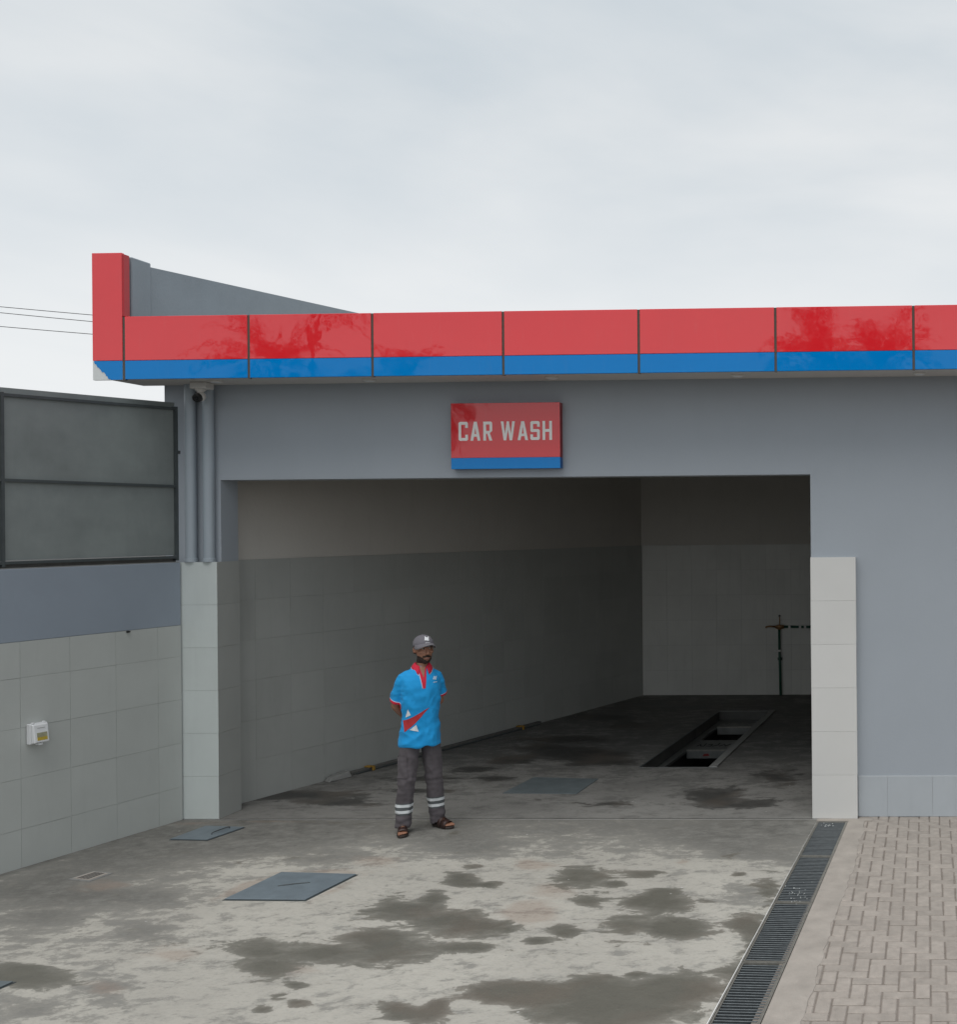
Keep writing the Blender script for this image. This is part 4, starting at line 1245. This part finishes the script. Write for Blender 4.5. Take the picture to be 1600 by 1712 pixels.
bump(nt, b, noise_n(nt, p, 180, 3, 0.6), 0.12, 0.002)
M['skin'] = m_

class Body(MB):
    def ell(self, c, r, rot=None, seg=20, rings=12):
        vs_, fs_ = [], []
        c = Vector(c)
        for i in range(rings + 1):
            th = math.pi * i / rings
            for k in range(seg):
                ph = 2 * math.pi * k / seg
                v = Vector((r[0] * math.sin(th) * math.cos(ph), r[1] * math.sin(th) * math.sin(ph), r[2] * math.cos(th)))
                if rot is not None:
                    v = rot @ v
                vs_.append(c + v)
        for i in range(rings):
            for k in range(seg):
                k2 = (k + 1) % seg
                fs_.append((i * seg + k, (i + 1) * seg + k, (i + 1) * seg + k2, i * seg + k2))
        return self.add(vs_, fs_)

    def limb(self, pts, rs, seg=18):
        self.tube(pts, rs, seg)
        self.ell(pts[0], (rs[0],) * 3)
        self.ell(pts[-1], (rs[-1],) * 3)
        return self

    def loft(self, rings, seg=40, p=2.3):
        """rings of (z, cx, cy, rx, ry): closed stack of superellipses"""
        vs_, fs_ = [], []
        for z, cx, cy, rx, ry in rings:
            for k in range(seg):
                a = 2 * math.pi * k / seg
                c, s = math.cos(a), math.sin(a)
                vs_.append((cx + rx * math.copysign(abs(c) ** (2 / p), c), cy + ry * math.copysign(abs(s) ** (2 / p), s), z))
        for i in range(len(rings) - 1):
            for k in range(seg):
                k2 = (k + 1) % seg
                fs_.append((i * seg + k, i * seg + k2, (i + 1) * seg + k2, (i + 1) * seg + k))
        fs_.append(tuple(range(seg - 1, -1, -1)))
        fs_.append(tuple((len(rings) - 1) * seg + k for k in range(seg)))
        return self.add(vs_, fs_)

    def melt(self, voxel, smooth=4, disp=None):
        """fuse everything into one continuous skin"""
        me = bpy.data.meshes.new('tmp')
        me.from_pydata(self.v, [], self.f)
        bm = bmesh.new(); bm.from_mesh(me)
        bmesh.ops.recalc_face_normals(bm, faces=bm.faces)
        bm.to_mesh(me); bm.free()
        o = bpy.data.objects.new('tmp', me)
        COL.objects.link(o)
        md = o.modifiers.new('r', 'REMESH')
        md.mode = 'VOXEL'
        md.voxel_size = voxel
        md.adaptivity = 0
        dg = bpy.context.evaluated_depsgraph_get()
        out = bpy.data.meshes.new_from_object(o.evaluated_get(dg))
        bpy.data.objects.remove(o)
        bm = bmesh.new(); bm.from_mesh(out)
        for _ in range(smooth):
            bmesh.ops.smooth_vert(bm, verts=bm.verts, factor=0.5, use_axis_x=True, use_axis_y=True, use_axis_z=True)
        bm.normal_update()
        if disp:
            mv = [(v, v.normal * disp(v.co, v.normal)) for v in bm.verts]
            for v, d in mv:
                v.co += d
        bm.to_mesh(out); bm.free()
        for p_ in out.polygons:
            p_.use_smooth = True
        return out

def child(name, me, mat, parent=man):
    me.name = name
    me.materials.clear()
    me.materials.append(mat)
    return link_obj(name, me, parent)

def shell(src, keep, off, cuts=()):
    """skin-tight piece of another surface: cut by planes, keep faces whose centre passes, lift along normals"""
    bm = bmesh.new(); bm.from_mesh(src)
    for co, no in cuts:
        bmesh.ops.bisect_plane(bm, geom=list(bm.verts) + list(bm.edges) + list(bm.faces), plane_co=co, plane_no=no, dist=1e-6)
    bm.normal_update()
    bmesh.ops.delete(bm, geom=[f for f in bm.faces if not keep(f.calc_center_median(), f.normal)], context='FACES')
    bm.normal_update()
    for v, d in [(v, v.normal * (off(v.co) if callable(off) else off)) for v in bm.verts]:
        v.co += d
    me = bpy.data.meshes.new('shell')
    bm.to_mesh(me); bm.free()
    for p_ in me.polygons:
        p_.use_smooth = True
    return me

HY = R(9)                     # the head turns a little to his left
HC = Vector((0.026, -0.012, 0))
HR = Matrix.Rotation(HY, 3, 'Z') @ Matrix.Rotation(R(3), 3, 'X') @ Matrix.Diagonal((1.14, 1.10, 1.0))
HP = Vector((0.03, 0.0, 1.50))
def hd_(x, y, z):              # head space (facing -y, z up, origin at the neck joint) -> man space
    return HP + HR @ Vector((x, y, z))

# --- body: one continuous skin
B = Body()
B.loft([(0.86, 0, 0.02, 0.15, 0.10), (1.0, 0, 0.015, 0.14, 0.095), (1.2, 0, 0.0, 0.15, 0.10), (1.36, 0, 0.01, 0.165, 0.095), (1.43, 0.005, 0.015, 0.10, 0.07), (1.46, 0.01, 0.015, 0.06, 0.055)], 24)
B.limb([(0.01, 0.02, 1.40), (0.02, 0.01, 1.48), hd_(0, 0.012, 0.05)], [0.062, 0.054, 0.054])
# head
B.ell(hd_(0, 0.012, 0.142), (0.074, 0.092, 0.098), HR)
B.ell(hd_(0, -0.020, 0.088), (0.062, 0.070, 0.080), HR)
B.ell(hd_(0, -0.050, 0.030), (0.037, 0.036, 0.030), HR)
B.ell(hd_(0, -0.028, 0.045), (0.054, 0.055, 0.042), HR)
for sx in (-1, 1):
    B.ell(hd_(sx * 0.037, -0.056, 0.108), (0.026, 0.026, 0.020), HR)        # cheekbone
    B.ell(hd_(sx * 0.027, -0.074, 0.158), (0.024, 0.012, 0.009), HR)        # brow
    B.ell(hd_(sx * 0.076, 0.014, 0.115), (0.010, 0.019, 0.032), HR @ Matrix.Rotation(R(-12), 3, 'X'))  # ear
    B.ell(hd_(sx * 0.011, -0.096, 0.092), (0.009, 0.011, 0.008), HR)        # nostril wing
B.tube([hd_(0, -0.080, 0.152), hd_(0, -0.094, 0.122), hd_(0, -0.106, 0.099)], [0.009, 0.011, 0.013], 12)
B.ell(hd_(0, -0.104, 0.097), (0.012, 0.013, 0.011), HR)
B.ell(hd_(0, -0.082, 0.056), (0.024, 0.014, 0.009), HR)                     # lips
B.ell(hd_(0, -0.080, 0.046), (0.021, 0.014, 0.008), HR)
# arms folded behind the back
ARM = {-1: dict(sh=(-0.162, 0.02, 1.370), el=(-0.212, 0.105, 1.125), wr=(-0.062, 0.185, 0.965)),
       1: dict(sh=(0.162, 0.02, 1.375), el=(0.206, 0.115, 1.140), wr=(0.055, 0.175, 0.985))}
for sx in (-1, 1):
    a = ARM[sx]
    B.limb([a['sh'], tuple((Vector(a['sh']) + Vector(a['el'])) / 2), a['el']], [0.044, 0.045, 0.040])
    B.limb([a['el'], tuple(Vector(a['el']).lerp(Vector(a['wr']), 0.3)), a['wr']], [0.040, 0.042, 0.027])
# hands: palm, four fingers, thumb; the right closes round the left wrist
def hand(w, d, across, nrm, curl):
    w, d, across, nrm = Vector(w), Vector(d).normalized(), Vector(across).normalized(), Vector(nrm).normalized()
    rot = Matrix((across, d, nrm)).transposed()
    B.ell(w + d * 0.048, (0.040, 0.054, 0.016), rot)
    for k, (o, L) in enumerate(((-0.030, 0.066), (-0.010, 0.078), (0.011, 0.074), (0.031, 0.058))):
        p0 = w + d * 0.085 + across * o
        p1 = p0 + (d * 0.75 + nrm * curl * 0.55) * L * 0.45
        p2 = p1 + (d * 0.30 + nrm * curl * 0.95) * L * 0.32
        p3 = p2 + (d * -0.35 + nrm * curl * 0.90) * L * 0.26
        B.limb([p0, p1, p2, p3], [0.0095, 0.009, 0.0085, 0.0075], 10)
    t0 = w + d * 0.028 - across * 0.034
    B.limb([t0, t0 + (d * 0.5 - across * 0.8 + nrm * curl * 0.4) * 0.035, t0 + (d * 0.85 - across * 0.55 + nrm * curl * 0.8) * 0.064], [0.012, 0.011, 0.0085], 10)
hand(ARM[1]['wr'], (-0.75, 0.25, -0.35), (0.35, 0, -0.9), (0.1, 0.95, 0.1), 0.6)
hand(ARM[-1]['wr'], (0.85, 0.35, 0.1), (0.1, 0, -1), (0.1, -0.9, 0.0), 0.8)
# legs and feet
LEG = {-1: dict(hip=(-0.088, 0.02, 0.88), kn=(-0.135, -0.005, 0.47), an=(-0.168, 0.03, 0.085), dir=(-0.208, -0.978)),
       1: dict(hip=(0.088, 0.03, 0.88), kn=(0.125, 0.03, 0.47), an=(0.160, 0.06, 0.085), dir=(0.42, -0.907))}
for sx in (-1, 1):
    l = LEG[sx]
    B.limb([l['hip'], l['kn']], [0.078, 0.052])
    B.limb([l['kn'], tuple(Vector(l['kn']).lerp(Vector(l['an']), 0.35)), l['an']], [0.052, 0.052, 0.034])
    d = Vector((*l['dir'], 0)); s = Vector((-d.y, d.x, 0))
    A = Vector((l['an'][0], l['an'][1], 0))
    rot = Matrix((s, d, Vector((0, 0, 1)))).transposed()
    B.ell(A - d * 0.028 + Vector((0, 0, 0.050)), (0.031, 0.036, 0.030), rot)
    B.limb([A + Vector((0, 0, 0.075)), A + d * 0.06 + Vector((0, 0, 0.062)), A + d * 0.125 + Vector((0, 0, 0.043))], [0.033, 0.034, 0.026])
    B.ell(A + d * 0.12 + Vector((0, 0, 0.038)), (0.046, 0.055, 0.016), rot)
    for k, (o, L, r_) in enumerate(((-0.031, 0.062, 0.0135), (-0.010, 0.060, 0.0100), (0.008, 0.052, 0.0095), (0.024, 0.043, 0.009), (0.037, 0.032, 0.0085))):
        q0 = A + d * 0.145 + s * (o * -sx) + Vector((0, 0, 0.036))
        B.limb([q0, q0 + d * L * 0.6 + Vector((0, 0, 0.002)), q0 + d * L - Vector((0, 0, 0.002))], [r_, r_, r_ * 0.9], 10)
body_me = B.melt(0.0055, 3)
body = child('body', body_me, M['skin'])

# --- hair, beard, brows, eyes as pieces on the head
HRi = HR.inverted()
def toh(co): return HRi @ (co - HP)
def beard_keep(c, n):
    h = toh(c)
    if c.z < 1.44 or h.z > 0.145 or h.y > 0.05:
        return False
    if abs(h.x) > 0.082:
        return False
    t = abs(h.x)
    low = h.z < 0.070 - max(0, 0.052 - t) * 0.8 and h.z > 0.0 - 0.01 and h.y < 0.025 and not (h.z < 0.005 and h.y > -0.04)   # jaw and chin
    lips = t < 0.024 and 0.043 < h.z < 0.060 and h.y < -0.07
    must = t < 0.036 and 0.060 < h.z < 0.084 - t * 0.35 and h.y < -0.06
    side = 0.0 < h.y < 0.02 and 0.07 < h.z < 0.14 and t > 0.055
    return ((low and not lips) or must or side) and n.length > 0
bd = child('beard', shell(body_me, beard_keep, 0.0018), M['stubble'], body)
def hair_keep(c, n):
    h = toh(c)
    return c.z > 1.5 and h.y > 0.018 and 0.085 < h.z < 0.20 and not (abs(h.x) > 0.074 and h.y < 0.04) and not (h.y < 0.03 and h.z < 0.12)
child('hair', shell(body_me, hair_keep, 0.004), M['hair'], body)
for sx in (-1, 1):
    e = Body().ell(hd_(sx * 0.030, -0.0735, 0.140), (0.0145, 0.010, 0.0065), HR)
    eo = e.build('eye', M['eye'], None, smooth=True); eo.parent = body
    e = Body().ell(hd_(sx * 0.030 + 0.001, -0.0820, 0.140), (0.0062, 0.003, 0.0060), HR)
    io = e.build('iris', M['iris'], None, smooth=True); io.parent = eo
    e = Body().limb([hd_(sx * 0.014, -0.086, 0.155), hd_(sx * 0.030, -0.0865, 0.1600), hd_(sx * 0.048, -0.077, 0.155)], [0.0045, 0.005, 0.0035], 8)
    eo = e.build('eyebrow', M['hair'], None, smooth=True); eo.parent = body
e = Body().ell(hd_(0, -0.0935, 0.0505), (0.0195, 0.0045, 0.0055), HR)
eo = e.build('lips', M['lip'], None, smooth=True); eo.parent = body

# --- trousers
T = Body()
T.loft([(0.79, 0, 0.022, 0.160, 0.115), (0.86, 0, 0.022, 0.162, 0.118), (0.95, 0, 0.02, 0.160, 0.112), (1.02, 0, 0.018, 0.150, 0.105)], 32, 2.4)
for sx in (-1, 1):
    l = LEG[sx]
    h, k, a = Vector(l['hip']), Vector(l['kn']), Vector(l['an'])
    an = a + Vector((l['dir'][0] * 0.012, l['dir'][1] * 0.012, -0.038))
    pts = [h + Vector((0, 0, 0.02)), h.lerp(k, 0.35), h.lerp(k, 0.75), k, k.lerp(a, 0.4), k.lerp(a, 0.8), an]
    T.tube(pts, [0.085, 0.092, 0.086, 0.081, 0.077, 0.073, 0.072], 24)
def trouser_disp(co, n):
    sx = -1 if co.x < 0 else 1
    z = co.z
    kz = math.exp(-((z - 0.47) / 0.09) ** 2) + 1.3 * math.exp(-((z - 0.12) / 0.075) ** 2) + 0.5 * math.exp(-((z - 0.75) / 0.08) ** 2)
    f = noise.noise((co.x * 9 + sx * 3, co.y * 9, z * 26 + sx)) * 0.010 * kz
    f += noise.noise((co.x * 16, co.y * 16, z * 3.5 + sx * 4)) * 0.0065
    f += (0.3 - abs(noise.noise((co.x * 10 + sx * 7, co.y * 10, z * 7 + co.x * 6)))) * 0.020
    f += 0.0035 * noise.noise((co.x * 30, co.y * 30, z * 30))
    return f * min(1, max(0, (0.76 - z) / 0.08))
tr_me = T.melt(0.0075, 4, trouser_disp)
tr = child('trousers', tr_me, M['trouser'])
for sx, zz in ((-1, (0.182, 0.236)), (1, (0.196, 0.250))):
    keep_side = lambda c, s=sx: c.x * s > 0.02
    z0, z1 = zz[0] - 0.014, zz[1] + 0.036
    for b0 in zz:
        me = shell(tr_me, lambda c, n, b0=b0: keep_side(c) and b0 < c.z < b0 + 0.026, 0.0035, [((0, 0, b0), (0, 0, 1)), ((0, 0, b0 + 0.026), (0, 0, 1))])
        child('reflective_band', me, M['reflect'], tr)
    me = shell(tr_me, lambda c, n: keep_side(c) and z0 < c.z < z1, 0.0015, [((0, 0, z0), (0, 0, 1)), ((0, 0, z1), (0, 0, 1))])
    child('band_base', me, M['band_dark'], tr)
# cargo pocket on his right thigh
me = shell(tr_me, lambda c, n: c.x < -0.145 and 0.50 < c.z < 0.66, 0.006, [((0, 0, 0.50), (0, 0, 1)), ((0, 0, 0.66), (0, 0, 1)), ((-0.145, 0, 0), (1, 0, 0))])
child('cargo_pocket', me, M['trouser'], tr)
me = shell(tr_me, lambda c, n: c.x < -0.14 and 0.645 < c.z < 0.685, 0.009, [((0, 0, 0.645), (0, 0, 1)), ((0, 0, 0.685), (0, 0, 1)), ((-0.14, 0, 0), (1, 0, 0))])
child('pocket_flap', me, M['trouser'], tr)

# --- polo shirt
HEM = 0.765
Sh = Body()
Sh.loft([(HEM, 0.0, 0.022, 0.192, 0.142), (0.84, 0.0, 0.020, 0.188, 0.138), (0.95, 0.0, 0.015, 0.176, 0.128), (1.06, 0.0, 0.008, 0.172, 0.124), (1.18, 0, 0.002, 0.180, 0.126), (1.28, 0, 0.004, 0.188, 0.124),
         (1.36, 0, 0.010, 0.182, 0.112), (1.40, 0.0, 0.015, 0.160, 0.098), (1.43, 0.004, 0.018, 0.122, 0.084), (1.46, 0.01, 0.018, 0.084, 0.072), (1.478, 0.012, 0.018, 0.068, 0.062)], 48, 2.25)
SLV = {}
for sx in (-1, 1):
    a = ARM[sx]
    s_, e_ = Vector(a['sh']), Vector(a['el'])
    end = s_.lerp(e_, 0.84 if sx < 0 else 0.74)
    Sh.tube([Vector((sx * 0.07, 0.018, 1.405)), Vector((sx * 0.120, 0.018, 1.392)), Vector((sx * 0.155, 0.022, 1.370)), Vector((sx * 0.172, 0.032, 1.325)), s_.lerp(e_, 0.45), s_.lerp(e_, 0.65), end], [0.045, 0.050, 0.055, 0.060, 0.064, 0.066, 0.069], 24)
    SLV[sx] = (end, (e_ - s_).normalized())
def shirt_disp(co, n):
    z = co.z
    f = 0.0
    fr = noise.noise((co.x * 13 + z * 5, co.y * 6, z * 3.2)) * 0.011
    fold = noise.noise((co.x * 7 - z * 9, co.y * 7 + 3, z * 11)) * 0.009
    w = min(1, max(0, (1.42 - z) / 0.25))
    hem = min(1, max(0, (1.02 - z) / 0.2))
    rid = (0.32 - abs(noise.noise((co.x * 8 + z * 7 + 5, co.y * 5, z * 6 - co.x * 4)))) * 0.018
    rid2 = (0.30 - abs(noise.noise((co.x * 15 - z * 4, co.y * 8 + 9, z * 9)))) * 0.010
    f += w * (fr * (0.6 + 0.9 * hem) + fold + rid + rid2)
    d = abs(abs(co.x) - 0.185)
    f += 0.005 * math.exp(-(d / 0.05) ** 2) * noise.noise((co.x * 20, z * 38, co.y * 20)) * (1 if 1.1 < z < 1.42 else 0)
    return f
sh_me = Sh.melt(0.0065, 7, shirt_disp)
shirt = child('polo_shirt', sh_me, M['shirt'])
for sx in (-1, 1):
    end, dr = SLV[sx]
    c0, c1 = end - dr * 0.021, end - dr * 0.027
    near = lambda c, e=end: (c - e).length < 0.11 and abs(c.x) > 0.125
    child('cuff', shell(sh_me, lambda c, n: near(c) and (c - c0).dot(dr) > 0 and n.dot(dr) < 0.6, 0.0025, [(c0, dr)]), M['shirt_red'], shirt)
    child('cuff_piping', shell(sh_me, lambda c, n: near(c) and (c - c1).dot(dr) > 0 and (c - c0).dot(dr) < 0, 0.0025, [(c0, dr), (c1, dr)]), M['piping'], shirt)

bvh = BVHTree.FromPolygons([v.co for v in sh_me.vertices], [p_.vertices for p_ in sh_me.polygons])
def decal(name, mat, polys, off, tree_, parent, tf=None, step=0.008, ray=Vector((0, 1, 0))):
    """flat print laid onto a surface: polygons in x,z, projected along the ray"""
    g = MB()
    for poly in polys:
        bm = bmesh.new()
        f = bm.faces.new([bm.verts.new((x, 0, z)) for x, z in poly])
        bmesh.ops.triangulate(bm, faces=bm.faces)
        for _ in range(6):
            lng = [e_ for e_ in bm.edges if e_.calc_length() > step]
            if not lng:
                break
            bmesh.ops.subdivide_edges(bm, edges=lng, cuts=1)
            bmesh.ops.triangulate(bm, faces=bm.faces)
        bm.verts.index_update()
        vs_ = []
        for v in bm.verts:
            o_ = Vector((v.co.x, -0.5, v.co.z))
            r_ = ray
            if tf:
                o_, r_ = tf(v.co.x, v.co.z)
            hit = tree_.ray_cast(o_, r_)
            if hit[0] is None:
                hit = tree_.find_nearest(o_ + r_ * 0.4)
            vs_.append(hit[0] + hit[1] * 0 - r_ * off)
        g.add(vs_, [tuple(v.index for v in f.verts) for f in bm.faces])
        bm.free()
    o = g.build(name, mat, None, smooth=True)
    o.parent = parent
    return o
# chest placket, patches, emblem
decal('placket', M['shirt_red'], [[(-0.034, 1.47), (0.048, 1.47), (0.020, 1.285), (-0.004, 1.285)]], 0.003, bvh, shirt)
decal('placket_piping', M['piping'], [[(-0.042, 1.465), (-0.034, 1.465), (-0.004, 1.285), (-0.010, 1.285)]], 0.0032, bvh, shirt)
decal('neck_skin_gap', M['skin'], [[(-0.022, 1.475), (0.038, 1.475), (0.010, 1.375)]], 0.0045, bvh, shirt)
decal('red_shard', M['patch_red'], [[(-0.150, 1.010), (0.055, 1.112), (-0.065, 0.990), (-0.165, 0.905), (-0.168, 1.005)]], 0.003, bvh, shirt)
decal('white_shard', M['patch_white'], [[(-0.136, 1.108), (-0.112, 1.055), (-0.150, 1.032)]], 0.0032, bvh, shirt)
decal('white_shard', M['patch_white'], [[(-0.066, 0.968), (-0.044, 0.905), (-0.125, 0.925)]], 0.0032, bvh, shirt)
def bird(cx, cz, s):
    return [[(cx - 0.52 * s, cz - 0.14 * s), (cx - 0.10 * s, cz + 0.12 * s), (cx - 0.20 * s, cz + 0.52 * s), (cx + 0.12 * s, cz + 0.28 * s), (cx + 0.56 * s, cz + 0.48 * s), (cx + 0.28 * s, cz + 0.02 * s), (cx + 0.26 * s, cz - 0.32 * s), (cx - 0.06 * s, cz - 0.20 * s)],
            [(cx - 0.48 * s, cz - 0.78 * s), (cx + 0.46 * s, cz - 0.78 * s), (cx + 0.40 * s, cz - 0.60 * s), (cx - 0.40 * s, cz - 0.60 * s)]]
decal('chest_emblem', M['piping'], bird(0.118, 1.362, 0.046), 0.003, bvh, shirt, step=0.006)
# collar: fall-down leaves on a standing band
def collar():
    g = MB()
    rows = []
    cx, cy = 0.016, 0.012
    n = 40
    for i in range(n + 1):
        a = R(-68) + R(316) * i / n            # round the back, open at the front
        an = a + R(-22) + R(0)
        # angle measured from the front (-y) going round
        th = R(26) + (2 * math.pi - R(52)) * i / n
        dx, dy = math.sin(th), -math.cos(th)
        front = max(0.0, math.cos(th)) ** 1.5
        drop = 0.042 + 0.040 * front
        top = 1.505 - 0.035 * front
        r0x, r0y = 0.062, 0.060
        spread = 0.020 + 0.012 * front
        rows.append([(cx + dx * (r0x - 0.004), cy + dy * (r0y - 0.004), top - 0.03), (cx + dx * r0x, cy + dy * r0y, top), (cx + dx * (r0x + 0.008), cy + dy * (r0y + 0.008), top - 0.004),
                     (cx + dx * (r0x + 0.010 + spread * 0.7), cy + dy * (r0y + 0.006 + spread * 0.9), top - drop * 0.55), (cx + dx * (r0x + 0.012 + spread * 1.25), cy + dy * (r0y + 0.010 + spread * 1.2), top - drop)])
    m = len(rows[0])
    g.add([v for r_ in rows for v in r_], [(i * m + k, (i + 1) * m + k, (i + 1) * m + k + 1, i * m + k + 1) for i in range(n) for k in range(m - 1)])
    return g
g = collar()
co_ = g.build('collar', M['shirt_red'], None, smooth=True, fix=True); co_.parent = shirt
sol = co_.modifiers.new('thick', 'SOLIDIFY'); sol.thickness = 0.003
edge_pts = [g.v[i] for i in range(4, len(g.v), 5)]
e = MB().tube(edge_pts, 0.0022, 6).build('collar_piping', M['piping'], None); e.parent = shirt

# --- cap
C = Body()
capc = hd_(0, 0.010, 0.166)
vs_, fs_ = [], []
seg, rings = 32, 12
for i in range(rings + 1):
    th = (math.pi / 2 + 0.12) * i / rings
    for k in range(seg):
        ph = 2 * math.pi * k / seg
        x = 0.083 * math.sin(th) * math.cos(ph)
        y = 0.104 * math.sin(th) * math.sin(ph)
        z = 0.086 * (math.cos(th) if th < math.pi / 2 else -(th - math.pi / 2) * 1.0)
        z += 0.010 * max(0, -math.sin(ph)) * math.sin(th) * (1 - i / rings)
        vs_.append(capc + HR @ Vector((x, y, z)))
for i in range(rings):
    for k in range(seg):
        k2 = (k + 1) % seg
        fs_.append((i * seg + k, (i + 1) * seg + k, (i + 1) * seg + k2, i * seg + k2))
cm = MB().add(vs_, fs_)
capo = cm.build('cap', M['cap'], None, smooth=True); capo.parent = man
capo.modifiers.new('thick', 'SOLIDIFY').thickness = 0.003
capbvh = BVHTree.FromPolygons([Vector(v) for v in cm.v], cm.f)
# curved brim
bv, bf = [], []
nu, nv = 20, 6
for j in range(nv + 1):
    t_ = j / nv
    for i in range(nu + 1):
        a = -R(78) + R(156) * i / nu
        rx, ry = 0.082, 0.103
        x = rx * math.sin(a)
        y0 = -ry * math.cos(a)
        reach = 0.056 * math.cos(a * 0.86) ** 0.6 if abs(a) < R(77) else 0.0
        y = y0 - reach * t_
        x2 = x * (1 + 0.03 * t_)
        z = 0.022 - 0.006 * t_ - (x2 / 0.082) ** 2 * (0.026 + 0.022 * t_)
        bv.append(capc + HR @ Vector((x2, y, z)))
for j in range(nv):
    for i in range(nu):
        a = j * (nu + 1) + i
        bf.append((a, a + 1, a + nu + 2, a + nu + 1))
br = MB().add(bv, bf).build('brim', M['cap'], None, smooth=True, fix=False); br.parent = capo
br.modifiers.new('thick', 'SOLIDIFY').thickness = 0.004
rim = MB().tube(bv[nv * (nu + 1):], 0.0026, 6).build('brim_edge', M['cap_edge'], None); rim.parent = capo
btn = Body().ell(capc + HR @ Vector((0, 0, 0.088)), (0.007, 0.007, 0.004)).build('top_button', M['cap'], None, smooth=True); btn.parent = capo
def cap_tf(x, z):
    o_ = hd_(x, -0.4, z)
    return o_, HR @ Vector((0, 1, 0))
decal('cap_emblem', M['patch_white'], bird(0.0, 0.222, 0.046), 0.0025, capbvh, capo, tf=cap_tf, step=0.006)

# --- sandals
for sx in (-1, 1):
    l = LEG[sx]
    d = Vector((*l['dir'], 0)); s = Vector((-d.y, d.x, 0)) * -sx
    A = Vector((l['an'][0], l['an'][1], 0))
    # outline: inner side first, toe, outer side, heel
    prof = [(-0.068, 0.0), (-0.060, -0.022), (-0.03, -0.034), (0.04, -0.034), (0.11, -0.046), (0.16, -0.050), (0.205, -0.040), (0.222, -0.016), (0.214, 0.016), (0.185, 0.042), (0.13, 0.053), (0.05, 0.042), (-0.03, 0.036), (-0.060, 0.022)]
    pol = [A + d * u + s * v for u, v in prof]
    sl = thing_name = MB().prism([(p_.x, p_.y) for p_ in pol], 0.004, 0.024).build('sandal', M['sole'], None, bevel=0.004)
    sl.parent = man
    def strap(u0, u1, h, name='strap'):
        vs_, fs_ = [], []
        n = 14
        for i in range(n + 1):
            t_ = -1 + 2 * i / n
            for u in (u0, u1):
                wd = 0.052 if u > 0.05 else 0.044
                hh = h - (u - u0) * 0.22
                zz = 0.014 + (hh - 0.010) * math.sqrt(max(0, 1 - abs(t_) ** 2.6))
                vs_.append(A + d * u + s * (t_ * wd) + Vector((0, 0, zz)))
        for i in range(n):
            fs_.append((2 * i, 2 * i + 1, 2 * i + 3, 2 * i + 2))
        o = MB().add(vs_, fs_).build(name, M['leather'], None, smooth=True, fix=False)
        o.parent = sl
        o.modifiers.new('thick', 'SOLIDIFY').thickness = 0.004
    strap(0.045, 0.105, 0.092)
    strap(0.112, 0.175, 0.072)
